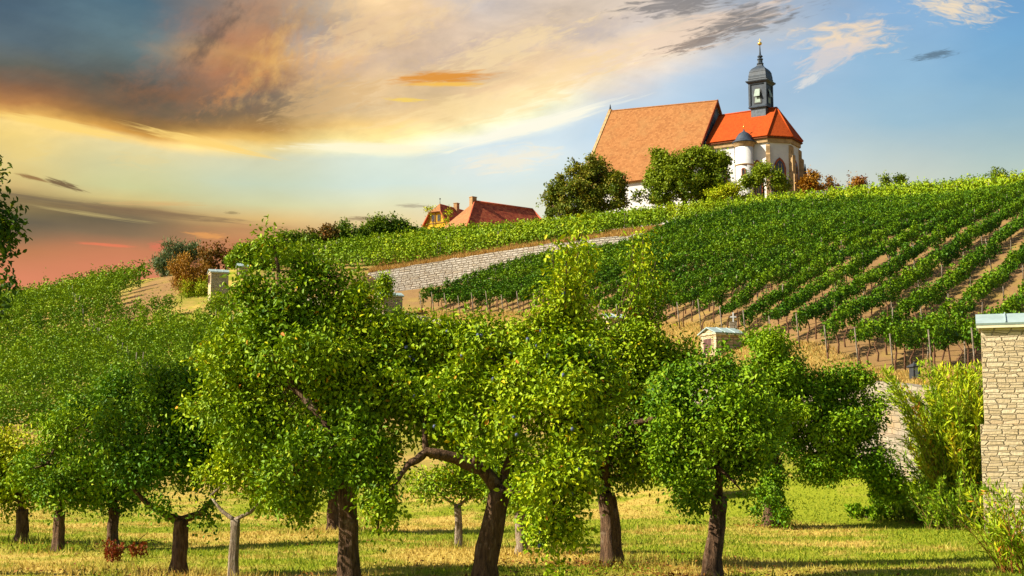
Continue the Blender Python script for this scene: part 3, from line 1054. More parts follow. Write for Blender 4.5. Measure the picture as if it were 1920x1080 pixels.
# gable walls
for x0, x1 in ((-LN + .3, -LN + .9), (-.85, -.25)):
    b.add([(x0, -SN + .7, ze + .75), (x0, SN - .7, ze + .75), (x0, 0, ZR - .35), (x1, -SN + .7, ze + .75), (x1, SN - .7, ze + .75), (x1, 0, ZR - .35)],
          [(0, 2, 1), (3, 4, 5), (0, 3, 5, 2), (1, 2, 5, 4)])
nave = b.build('nave', M['plaster'], chapel)
dz_far = .75          # the old ridge rises slightly to the west gable
b = MB()
for sgn in (-1, 1):
    q = [(-LN, sgn * SN, ze), (0, sgn * SN, ze), (0, 0, ZR), (-LN, 0, ZR + dz_far)]
    if sgn > 0:
        q = [q[1], q[0], q[3], q[2]]
    b.slab(q, .28)
nroof = b.build('nave_roof', M['old_tile'], chapel)
b = MB()
b.slab([(-LN - .45, -SN, ze - .1), (-LN - .003, -SN, ze + .12), (-LN - .003, 0, ZR + dz_far + .2), (-LN - .45, 0, ZR + dz_far + .2)], .3)
b.slab([(-LN - .003, SN, ze + .12), (-LN - .45, SN, ze - .1), (-LN - .45, 0, ZR + dz_far + .2), (-LN - .003, 0, ZR + dz_far + .2)], .3)
b.build('gable_coping', M['sandstone'], chapel)
b = MB()
b.lathe([(.16, ZR + dz_far), (.12, ZR + dz_far + .5), (.03, ZR + dz_far + .9)], 8, -LN - .2, 0)
b.build('gable_finial', M['slate'], chapel)
b = MB()
b.box(-LN + .25, -.2, -SN + .15, -SN + .58, ze - .02, ze + .18)
b.build('nave_cornice', M['sandstone'], chapel)
# verge boards at the east gable: the red edge of the nave roof
b = MB()
b.slab([(.003, -SN, ze + .03), (.10, -SN, ze + .03), (.10, 0, ZR + .06), (.003, 0, ZR + .06)], .35)
b.slab([(.10, SN, ze + .03), (.003, SN, ze + .03), (.003, 0, ZR + .06), (.10, 0, ZR + .06)], .35)
b.build('verge', M['red_stone'], chapel)
b = MB()
b.add([(-.24, -4.7, ZR - 7.4), (-.24, 4.7, ZR - 7.4), (-.24, 0, ZR - .5)], [(0, 1, 2)])
b.build('slate_gable', M['slate_light'], chapel)

# choir with a five-sided apse
ZC = ZR - 2.34
S2, H2 = 4.5, 4.75
ce = ZC - H2
UA, UAp = 9.1, 8.75
k = .4142
roof_poly = [(0.11, -S2), (UA, -S2), (UA + 2.64, -S2 * k), (UA + 2.64, S2 * k), (UA, S2), (0.11, S2)]
inn = .55
IS = S2 - inn
wall_poly = [(-.2, -IS), (UA - .2, -IS), (UA - .2 + IS * .586, -IS * k), (UA - .2 + IS * .586, IS * k), (UA - .2, IS), (-.2, IS)]
b = MB()
b.prism(wall_poly, ZB - 2, ce + .35)
choir = b.build('choir', M['plaster'], chapel)
b = MB()
apx = (UAp, 0, ZC)
b.slab([(0.11, -S2, ce), (UA, -S2, ce), apx, (0.11, 0, ZC)], .16)
b.slab([(UA, -S2, ce), (UA + 2.64, -S2 * k, ce), apx], .16)
b.slab([(UA + 2.64, -S2 * k, ce), (UA + 2.64, S2 * k, ce), apx], .16)
b.slab([(UA + 2.64, S2 * k, ce), (UA, S2, ce), apx], .16)
b.slab([(UA, S2, ce), (0.11, S2, ce), (0.11, 0, ZC), apx], .16)
croof = b.build('choir_roof', M['new_tile'], chapel)
b = MB()
for a in [(UA, -S2, ce), (UA + 2.64, -S2 * k, ce), (UA + 2.64, S2 * k, ce), (UA, S2, ce)]:
    b.tube([Vector(a) + Vector((0, 0, .04)), Vector(apx) + Vector((0, 0, .06))], [.11, .11], 6)
b.tube([(0.2, 0, ZC + .05), Vector(apx) + Vector((0, 0, .06))], [.11, .11], 6)
b.build('ridge_tile', M['new_tile'], croof)
b = MB()
e1 = [(p[0] + (0 if i in (0, 5) else .0), p[1]) for i, p in enumerate([(.12, -S2 + .06), (UA - .03, -S2 + .06), (UA + 2.58, -S2 * k + .02), (UA + 2.58, S2 * k - .02), (UA - .03, S2 - .06), (.12, S2 - .06)])]
b.prism(e1, ce - .30, ce - .17)
b.build('eave_board', M['eave_wood'], chapel)
b = MB()
e2 = [(.12, -IS - .25), (UA - .12, -IS - .25), (UA - .2 + IS * .586 + .22, -IS * k - .1), (UA - .2 + IS * .586 + .22, IS * k + .1), (UA - .12, IS + .25), (.12, IS + .25)]
b.prism(e2, ce - .85, ce - .30)
b.build('cornice', M['sandstone'], chapel)


def arch(mb, o, t, n, w, z0, zs, zt, off, depth):
    """pointed arch panel on a wall: o foot centre, t along the wall, n outward"""
    hw = w / 2
    pts = [(-hw, z0), (hw, z0), (hw, zs), (hw * .82, zs + (zt - zs) * .42), (hw * .45, zs + (zt - zs) * .78), (0, zt), (-hw * .45, zs + (zt - zs) * .78), (-hw * .82, zs + (zt - zs) * .42), (-hw, zs)]
    P = [Vector((o[0] + t[0] * a + n[0] * off, o[1] + t[1] * a + n[1] * off, z)) for a, z in pts]
    Q = [p - Vector((n[0], n[1], 0)) * depth for p in P]
    N_ = len(P)
    mb.add(P + Q, [tuple(range(N_)), tuple(range(2 * N_ - 1, N_ - 1, -1))] + [(i, N_ + i, N_ + (i + 1) % N_, (i + 1) % N_) for i in range(N_)])


def window(o, t, n, w, z0, zs, zt):
    f = MB()
    arch(f, o, t, n, w + .5, z0 - .1, zs, zt + .35, .10, .2)
    fo = f.build('window', M['red_stone'], chapel)
    g = MB()
    arch(g, o, t, n, w, z0, zs, zt, .104, .05)
    g.build('glazing', M['dark_glass'], fo)
    tr = MB()
    tx, ty = t
    for a in (-w * .17, w * .17):
        q = [Vector((o[0] + tx * (a + da) + n[0] * dn, o[1] + ty * (a + da) + n[1] * dn, z)) for z in (z0, zt - .5) for da, dn in ((-.05, .11), (.05, .11), (.05, .16), (-.05, .16))]
        tr.add(q, [(0, 3, 2, 1), (4, 5, 6, 7), (0, 1, 5, 4), (1, 2, 6, 5), (2, 3, 7, 6), (3, 0, 4, 7)])
    tr.build('mullion', M['sandstone'], fo)


def edge_frame(a, b_):
    a, b_ = Vector((a[0], a[1], 0)), Vector((b_[0], b_[1], 0))
    t = (b_ - a).normalized()
    return (a + b_) / 2, (t.x, t.y), (t.y, -t.x)


zt_w = ce - 3.3
mid, t_, n_ = edge_frame(wall_poly[1], wall_poly[2])
window(mid, t_, n_, 1.25, ce - 8, zt_w - 1.0, zt_w + .1)
mid, t_, n_ = edge_frame(wall_poly[2], wall_poly[3])
window(mid, t_, n_, 1.25, ce - 8, zt_w - 1.0, zt_w + .1)
window((7.35, -IS), (1, 0), (0, -1), 1.1, ce - 8, zt_w - 1.2, zt_w - .1)
window((2.2, -IS), (1, 0), (0, -1), 1.1, ce - 8, zt_w - 1.2, zt_w - .1)
# buttresses at the corners of the apse
for i, (p, ang) in enumerate([((UA - .2, -IS), -67.5), ((UA - .2 + IS * .586, -IS * k), -22.5), ((UA - .2 + IS * .586, IS * k), 22.5)]):
    a = math.radians(ang)
    n = Vector((math.cos(a), math.sin(a), 0))
    t = Vector((-n.y, n.x, 0))
    o = Vector((p[0], p[1], 0)) - n * .12
    mb = MB()
    for (d, hw, z0, z1a, z1b) in ((1.0, .29, ZB - 2, ce - 5.2, ce - 4.7), (.72, .27, ce - 5.2, ce - 2.6, ce - 2.0), (.45, .25, ce - 2.7, ce - 1.4, ce - 1.0)):
        q = [o - t * hw, o + n * d - t * hw, o + n * d + t * hw, o + t * hw]
        mb.prism([(v.x, v.y) for v in q], z0, [z1b, z1a, z1a, z1b])
    bt = mb.build('buttress', M['sandstone'], chapel)
    if i == 2:
        f = MB()
        q = o + n * .85
        f.lathe([(.22, ce - 5.0), (.16, ce - 4.0), (.05, ce - 3.1)], 6, q.x, q.y, False)
        f.build('pinnacle', M['slate'], bt)

# round stair turret with a slate dome
cet = ce - .72
TU, TWY, TR = 5.75, -IS - .55, 1.2
b = MB()
b.lathe([(TR + .06, ZB - 2), (TR + .06, cet - 5.9), (TR, cet - 5.85), (TR, cet - .2)], 28, TU, TWY)
tur = b.build('stair_turret', M['plaster'], chapel)
b = MB()
for z in (cet - 5.85, cet - 3.1):
    b = MB()
    b.lathe([(TR + .02, z - .1), (TR + .12, z - .04), (TR + .12, z + .06), (TR + .02, z + .12)], 28, TU, TWY)
    b.build('moulding', M['sandstone'], tur)
b = MB()
b.lathe([(TR + .02, cet - .62), (TR + .1, cet - .5), (TR + .2, cet - .12), (TR + .28, cet - .06), (TR + .28, cet + .02)], 28, TU, TWY)
b.build('moulding', M['sandstone'], tur)
b = MB()
b.lathe([(TR + .42, cet + .03), (TR + .38, cet + .12), (TR + .02, cet + .42), (TR - .18, cet + .85), (TR - .5, cet + 1.3), (TR - .9, cet + 1.55), (.12, cet + 1.68), (.08, cet + 1.9)], 28, TU, TWY)
dm = b.build('turret_dome', M['slate'], tur)
b = MB()
b.lathe([(.035, cet + 1.9), (.03, cet + 2.1), (.11, cet + 2.2), (.13, cet + 2.28), (.1, cet + 2.36), (.02, cet + 2.44), (.02, cet + 2.7)], 10, TU, TWY)
b.build('finial', M['gold'], dm)
b = MB()
an = math.radians(-75)
wx, wy = TU + TR * math.cos(an), TWY + TR * math.sin(an)
arch(b, (wx, wy), (-math.sin(an), math.cos(an)), (math.cos(an), math.sin(an)), .55, cet - 4.7, cet - 3.75, cet - 3.6, .06, .2)
wo_ = b.build('window', M['red_stone'], tur)
b = MB()
arch(b, (wx, wy), (-math.sin(an), math.cos(an)), (math.cos(an), math.sin(an)), .3, cet - 4.55, cet - 3.9, cet - 3.78, .065, .05)
b.build('glazing', M['dark_glass'], wo_)
b = MB()
b.tube([(TU - TR - .1, TWY - .12, cet - .3), (TU - TR - .1, TWY - .12, ZB - 1)], [.06, .06], 6)
b.build('downpipe', M['black_metal'], chapel)

# ridge tower
TX = 6.5


def zt(py):
    return ZR + (175.5 - py) / 14.0


tower = empty('ridge_tower', (0, 0, 0))
tower.parent = chapel


def sq(mb, prof, cx=TX, cy=0.0):
    mb.lathe([(r * math.sqrt(2), z) for r, z in prof], 4, cx, cy, False, math.pi / 4)


b = MB()
sq(b, [(1.06, zt(242)), (1.06, zt(206))])
b.build('tower_base', M['slate_light'], tower)
b = MB()
sq(b, [(1.32, zt(207)), (1.36, zt(205.5)), (1.22, zt(203)), (1.16, zt(202.5)), (1.16, zt(160))])
for sx in (-1, 1):
    for sy in (-1, 1):
        b.box(TX + sx * 1.16 - .14, TX + sx * 1.16 + .14, sy * 1.16 - .14, sy * 1.16 + .14, zt(202.5), zt(160))
bel = b.build('belfry', M['slate'], tower)
for (n, t) in (((0, -1), (1, 0)), ((1, 0), (0, 1)), ((-1, 0), (0, -1)), ((0, 1), (-1, 0))):
    o = (TX + n[0] * 1.16, n[1] * 1.16)
    f = MB()
    arch(f, o, t, n, 1.16, zt(199), zt(176), zt(166.5), .07, .1)
    fo = f.build('louvre_frame', M['black_metal'], bel)
    g = MB()
    arch(g, o, t, n, .86, zt(197), zt(176), zt(169), .075, .02)
    g.build('louvre_opening', M['black_metal'], fo)
    g = MB()
    tx, ty = t
    for (z0, z1, o0, o1) in ((zt(197), zt(187), .085, .085), (zt(185.5), zt(170.5), .42, .09)):
        P = [Vector((o[0] + tx * a + n[0] * oo, o[1] + ty * a + n[1] * oo, z)) for a, z, oo in ((-.42, z0, o0), (.42, z0, o0), (.34, z1, o1), (-.34, z1, o1))]
        g.slab(P, .03)
    g.build('shutter', M['shutter'], fo)
b = MB()
sq(b, [(1.26, zt(161)), (1.32, zt(159)), (1.55, zt(156)), (1.6, zt(154.5)), (1.6, zt(153.5)), (1.3, zt(152.5)), (1.28, zt(150.5)), (1.33, zt(149.5)), (1.3, zt(147))])
b.build('tower_cornice', M['slate'], tower)
b = MB()
sq(b, [(1.27, zt(147)), (1.27, zt(143)), (1.2, zt(138)), (1.17, zt(136)), (1.2, zt(135.5)), (1.13, zt(133)), (1.0, zt(129.5)), (.8, zt(126.5)), (.55, zt(124)), (.4, zt(121.5)), (.33, zt(119))])
b.build('tower_dome', M['slate'], tower)
b = MB()
b.lathe([(.34, zt(119)), (.5, zt(117.5)), (.5, zt(116.5)), (.36, zt(115.5)), (.34, zt(110)), (.44, zt(108.5)), (.44, zt(107.5)), (.24, zt(106)), (.2, zt(104.5)), (.4, zt(103)), (.38, zt(102)), (.16, zt(99)), (.11, zt(92)), (.06, zt(80))], 8, TX, 0, False)
b.build('lantern', M['slate'], tower)
b = MB()
b.lathe([(.05, zt(80)), (.2, zt(79.3)), (.29, zt(77.6)), (.31, zt(76.2)), (.27, zt(74.6)), (.15, zt(73.2)), (.04, zt(72.8))], 14, TX, 0)
b.build('gilded_ball', M['gold'], tower)
b = MB()
b.box(TX - .03, TX + .03, -.03, .03, zt(73), zt(66.5))
b.box(TX - .2, TX + .2, -.028, .028, zt(70), zt(69.2))
b.build('cross', M['gold'], tower)


# ================================================================== houses beyond the crest
YH = 232
sH = YH / FPX


def P3(px, py, Y):
    return at(px, py, Y)


h1 = P3(890, 378, YH)
house = empty('house', (h1.x, h1.y, 0), math.radians(38))
tag(house, 'house with big hipped red tile roof and chimney on the skyline', 'house')
LR = 12.3
zr = h1.z
drop = 6.2
hipx, hipy = 5.6, 5.2
ev = zr - drop
b = MB()
b.prism([(-hipx + .5, -hipy + .5), (LR + 1.5, -hipy + .5), (LR + 1.5, hipy - .5), (-hipx + .5, hipy - .5)], ev - 3.5, ev + .1)
b.build('wall', M['yellow_plaster'], house)
b = MB()
zr2 = zr
b.slab([(-hipx, -hipy, ev), (LR + 2.2, -hipy, ev), (LR, 0, zr2), (0, 0, zr)], .2)
b.slab([(LR + 2.2, -hipy, ev), (LR + 2.2, hipy, ev), (LR, 0, zr2)], .2)
b.slab([(LR + 2.2, hipy, ev), (-hipx, hipy, ev), (0, 0, zr), (LR, 0, zr2)], .2)
hr = b.build('roof', M['red_tile'], house)
b = MB()
b.slab([(-hipx, hipy, ev + .01), (-hipx, -hipy, ev + .01), (0, 0, zr + .01)], .2)
b.build('hip_face', M['orange_tile'], hr)
b = MB()
b.tube([(0, 0, zr + .05), (LR, 0, zr2 + .05)], [.2, .2], 6)
b.tube([(0, 0, zr + .05), (-hipx, -hipy, ev + .05)], [.15, .15], 6)
b.tube([(LR, 0, zr2 + .05), (LR + 2.2, -hipy, ev + .05)], [.15, .15], 6)
b.build('ridge_tile', M['red_tile'], hr)
b = MB()
b.box(-.55, .35, -.1, .75, zr - 1.2, zr + .72)
b.box(-.62, .42, -.17, .82, zr + .72, zr + .82)
b.build('chimney', M['chimney_brick'], hr)

g1 = P3(818, 380, YH + 4)
house2 = empty('house', (g1.x, g1.y, 0), math.radians(-32))     # local -y faces us with the yellow gable
tag(house2, 'house with yellow half-hipped gable and dark red roof on the skyline', 'house')
zg = g1.z
LG = 9.0
sl = 3.6
b = MB()
ev2 = zg - 4.2
sw = 2.9
kn = 1.6            # the clipped gable: the hip reaches down this far
kw = sw * kn / 4.2
b.add([(-sw + .35, 0, ev2 - 4), (sw - .35, 0, ev2 - 4), (sw - .35, 0, ev2 + .2), (kw, 0, zg - kn - .1), (-kw, 0, zg - kn - .1), (-sw + .35, 0, ev2 + .2),
       (-sw + .35, LG, ev2 - 4), (sw - .35, LG, ev2 - 4), (sw - .35, LG, ev2 + .2), (kw, LG, zg - kn - .1), (-kw, LG, zg - kn - .1), (-sw + .35, LG, ev2 + .2)],
      [(0, 1, 2, 3, 4, 5), (11, 10, 9, 8, 7, 6), (0, 6, 7, 1), (1, 7, 8, 2), (2, 8, 9, 3), (3, 9, 10, 4), (4, 10, 11, 5), (5, 11, 6, 0)])
wl = b.build('wall', M['yellow_plaster'], house2)
b = MB()
b.slab([(sw, -.5, ev2), (sw, LG + .3, ev2), (0, LG + .3, zg), (0, 1.1, zg), (kw + .12, -.5, zg - kn)], .18)
b.slab([(-sw, LG + .3, ev2), (-sw, -.5, ev2), (-kw - .12, -.5, zg - kn), (0, 1.1, zg), (0, LG + .3, zg)], .18)
rf2 = b.build('roof', M['red_tile'], house2)
b = MB()
b.slab([(-kw - .12, -.52, zg - kn - .02), (kw + .12, -.52, zg - kn - .02), (0, 1.1, zg + .02)], .16)
b.build('half_hip', M['orange_tile'], rf2)
b = MB()
b.tube([(0, 1.1, zg), (0, 1.1, zg + .75)], [.05, .03], 6)
b.lathe([(.04, zg + .7), (.14, zg + .78), (.14, zg + .88), (.03, zg + .98)], 8, 0, 1.1)
b.build('finial', M['black_metal'], rf2)
b = MB()
b.box(.1, .8, 5.0, 5.75, zg - 1.2, zg + .62)
b.box(.04, .86, 4.94, 5.81, zg + .62, zg + .72)
b.build('chimney', M['chimney_brick'], rf2)
for wxx in (-.85, .35):
    b = MB()
    b.box(wxx - .1, wxx + .6, -.06, -.003, zg - 3.25, zg - 2.05)
    f = b.build('window', M['timber'], wl)
    b = MB()
    b.box(wxx, wxx + .5, -.075, -.062, zg - 3.15, zg - 2.15)
    b.build('pane', M['dark_glass'], f)
for q in ([(-1.9, 0, zg - 3.9), (-1.2, 0, zg - 2.2)], [(1.9, 0, zg - 3.9), (1.2, 0, zg - 2.2)], [(-2.3, 0, zg - 3.5), (2.3, 0, zg - 3.5)], [(-.1, 0, zg - 3.9), (-.1, 0, zg - 1.7)]):
    b = MB()
    b.tube([(x, -.04, z) for x, y, z in q], [.09, .09], 4, smooth=False)
    b.build('timber', M['timber'], wl)


# ================================================================== leaf clusters and trees
def sprays(centres, out, per, spray_len, leaf, wratio, tint_c, rng, droop=.35, spread=.08, tint_j=.11, up=.9):
    """leaves along short twigs: centres (n,3), out (n,3) outward directions"""
    n = len(centres)
    d = unit(out + rng.normal(0, .55, (n, 3)) + np.array([0, 0, -droop]))
    t = rng.random((n, per))
    P = centres[:, None] + d[:, None] * (t[..., None] - .35) * spray_len + rng.normal(0, spread, (n, per, 3))
    A = d[:, None] * .7 + rng.normal(0, .75, (n, per, 3)) + np.array([0, 0, -droop * .8])
    N = np.array([0, 0, up * .8]) + out[:, None] * .95 + rng.normal(0, .42, (n, per, 3))
    L = leaf * rng.uniform(.6, 1.25, (n, per))
    tt = np.minimum(tint_c[:, None] + rng.normal(0, tint_j, (n, per)), .84)
    tt = np.where(rng.random((n, per)) < .018, rng.uniform(.86, 1.0, (n, per)), tt)
    return P.reshape(-1, 3), A.reshape(-1, 3), N.reshape(-1, 3), L.reshape(-1), (L * wratio).reshape(-1), tt.reshape(-1)


def blob_points(blobs, dens, rng, gap=.15, seed=0.0, gscale=1.6, shell=.5, spurs=3):
    """points through a set of ellipsoids, thicker towards their skins, with gaps"""
    C, O = [], []
    extra = []
    for (c, r) in blobs:
        if min(r) < .3 * max(max(b_[1]) for b_ in blobs):
            continue
        for _ in range(spurs):
            d = unit(rng.normal(0, 1, 3) + np.array([0, -.2, .35]))
            k = rng.uniform(.20, .36)
            extra.append((np.array(c) + d * np.array(r) * rng.uniform(.9, 1.28), np.array(r) * k * np.array([1, 1, rng.uniform(.7, 1.3)])))
    for (c, r) in list(blobs) + extra:
        c = np.array(c)
        r = np.array(r)
        n = max(6, int(dens * (r[0] * r[1] * r[2]) ** (2 / 3) * 4))
        u = unit(rng.normal(0, 1, (n, 3)))
        q = c + u * r * .9
        v = vnoise(q, gscale, seed + 3.3)
        lump = np.clip(.80 + .34 * v + .12 * vnoise(q, gscale * 2.3, seed + 9.1), .35, 1.14)
        rad = lump * rng.random(n) ** .22
        e = .08 / gscale
        g = np.stack([vnoise(q + np.eye(3)[i] * e, gscale, seed + 3.3) - v for i in range(3)], 1) / e
        o = unit(u - g * .5 / gscale + np.array([0, 0, .15]))
        p = c + u * rad[:, None] * r * (.93 if spurs > 3 else 1.0)
        C.append(p)
        O.append(o)
    C, O = np.concatenate(C), np.concatenate(O)
    v = vnoise(C, gscale * .8, seed + 6.1)
    keep = v > (-.95 + 1.9 * gap - .18 + rng.random(len(C)) * .36)
    return C[keep], O[keep]


def bez(a, b, c, n):
    return [a * (1 - t) ** 2 + b * 2 * t * (1 - t) + c * t * t for t in [i / (n - 1) for i in range(n)]]


def tree(name, label, cat, base, trunk, tr, blobs, leafmat, rng, dens=60, per=14, leaf=.08, wratio=.58, spray=.34, bark='bark', limbs=None, twigs=120, group=None,
         tint0=.45, tint_v=.16, gap=.15, shape='leaf', droop=.35, spread=.08, top_tint=.0, spurs=3, shoots=None, sides=12, seed=0.0, plums=0, shell=.5, gscale=1.6, limb_r=.5, flare=1.38):
    """trunk: list of world points from the base to the fork; blobs: [(centre, radii)] in world coordinates"""
    base = Vector(base)
    root = empty(name, base)
    tag(root, label, cat, group)
    mb = MB()
    T_ = [Vector(p) - base for p in trunk]
    # resample the trunk
    tp, trd = [], []
    n = 9
    for i in range(n):
        t = i / (n - 1) * (len(T_) - 1)
        k = min(int(t), len(T_) - 2)
        q = T_[k].lerp(T_[k + 1], t - k)
        tp.append(q + Vector((mnoise.noise(q * 2 + Vector((seed, 0, 0))), mnoise.noise(q * 2 + Vector((0, seed, 5))), 0)) * tr * .25)
        fl = flare if i == 0 else (1 + (flare - 1) * .35 if i == 1 else 1.0)
        knob = 1.04 if i >= n - 2 else 1.0
        trd.append(tr * fl * knob * (1 - .18 * i / (n - 1)))
    tp[0] = tp[0] - Vector((0, 0, .12))
    mb.tube(tp, trd, sides + 4, .2, True, seed)
    fork = T_[-1]
    segs = []
    if limbs:
        for pl, r0, r1 in limbs:
            q = [Vector(p) - base for p in pl]
            fine = []
            for a, b_ in zip(q[:-1], q[1:]):
                for s_ in range(3):
                    w = a.lerp(b_, s_ / 3)
                    fine.append(w + Vector((mnoise.noise(w * 3), mnoise.noise(w * 3 + Vector((7, 1, 2))), mnoise.noise(w * 3 + Vector((2, 9, 4))))) * r0 * .5)
            fine.append(q[-1])
            rr = [r0 + (r1 - r0) * i / (len(fine) - 1) for i in range(len(fine))]
            mb.tube(fine, rr, 9, .14, True, seed + 1)
            segs += fine
    for (c, r) in blobs:
        c = Vector(c) - base
        src = min(segs + [fork], key=lambda s_: (s_ - c).length) if segs else fork
        midp = src.lerp(c, .5) + Vector((0, 0, .12 * (c - src).length)) + Vector((rng.normal() * .08, rng.normal() * .08, 0)) * (c - src).length
        q = bez(src, midp, c, 8)
        r0 = tr * limb_r * (.9 if src is fork else .45)
        mb.tube(q, [r0 + (max(.008, r0 * .2) - r0) * i / 7 for i in range(8)], 7, .1, True, seed)
        segs += q[2:]
    C, O = blob_points(blobs, dens, rng, gap, seed, gscale, shell, spurs)
    for (a, b_) in shoots or []:
        # upright water shoots: a thin tapering stem set with leaf sprays, sparser towards the tip
        a, b_ = Vector(a) - base, Vector(b_) - base
        src = min(segs + [fork], key=lambda s_: (s_ - a).length)
        q = bez(src, a, b_, 12)
        mb.tube(q, [.020 - .0014 * i for i in range(12)], 5)
        nn = int((b_ - a).length * 26)
        t = .25 + .75 * rng.random(nn) ** .9
        pts = np.array([tuple(v) for v in q])
        pos = np.stack([np.interp(t * 11, range(12), pts[:, j]) for j in range(3)], 1)
        sd_ = unit(rng.normal(0, 1, (nn, 3)) + np.array([0, 0, .5]))
        pos = pos + sd_ * ((1.06 - t) * .30 * rng.random(nn) + .02)[:, None] + np.array(base)
        C = np.concatenate([C, pos])
        O = np.concatenate([O, sd_])
    Cl = C - np.array(base)
    if twigs and segs:
        S = np.array([tuple(s_) for s_ in segs])
        for i in rng.choice(len(Cl), min(twigs, len(Cl)), replace=False):
            c = Vector(Cl[i])
            s_ = Vector(S[np.argmin(((S - Cl[i]) ** 2).sum(1))])
            md = s_.lerp(c, .5) + Vector((rng.normal(), rng.normal(), rng.normal())) * .06 * (c - s_).length
            w = max(.008, tr * .075)
            mb.tube(bez(s_, md, c, 4), [w, w * .8, w * .6, w * .4], 4)
    mb.build('trunk', M[bark], root)
    # tint: per clump and per twig
    tc_ = tint0 + tint_v * (vnoise(Cl, 1.4, seed) + .7 * rng.normal(0, 1, len(Cl)) * .6)
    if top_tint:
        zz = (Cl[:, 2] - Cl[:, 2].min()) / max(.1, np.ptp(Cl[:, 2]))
        tc_ = tc_ + top_tint * (zz - .4)  # upper leaves tinted lighter: a sunlit crown top painted into the colour
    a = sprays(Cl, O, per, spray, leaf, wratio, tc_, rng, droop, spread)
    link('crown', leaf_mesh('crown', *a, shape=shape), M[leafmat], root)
    if plums:
        pm = MB()
        pm.lathe([(.002, -.026), (.012, -.023), (.019, -.012), (.021, 0), (.018, .013), (.010, .021), (.002, .024)], 10)
        me_p = pm.mesh('plum')
        me_p.materials.append(M['plum_skin'])
        front = np.where(O[:, 1] < -.1)[0]
        for i in rng.choice(front, plums, replace=False):
            o = link('plum', me_p, None, root, Vector(Cl[i]) + Vector(O[i]) * .12 + Vector((0, -.05, -.05)))
            o.scale = (1.05,) * 3
    return root


def pxblobs(spec, Y):
    """(px, py, rx, rz, dY) in photo pixels, at distance Y + dY, to ellipsoids in metres"""
    out = []
    for (px, py, rx, rz, dy) in spec:
        c = at(px, py, Y + dy)
        k = (Y + dy) / FPX
        out.append(((c.x, c.y, c.z), (rx * k, (rx * .5 + rz * .5) * k * .95, rz * k)))
    return out


def pxline(pts, Y, dy=0.0, dy1=None):
    n = len(pts)
    out = []
    for i, (px, py) in enumerate(pts):
        t = i / max(1, n - 1)
        out.append(at(px, py, Y + dy + ((dy1 - dy) * t if dy1 is not None else 0)))
    return out


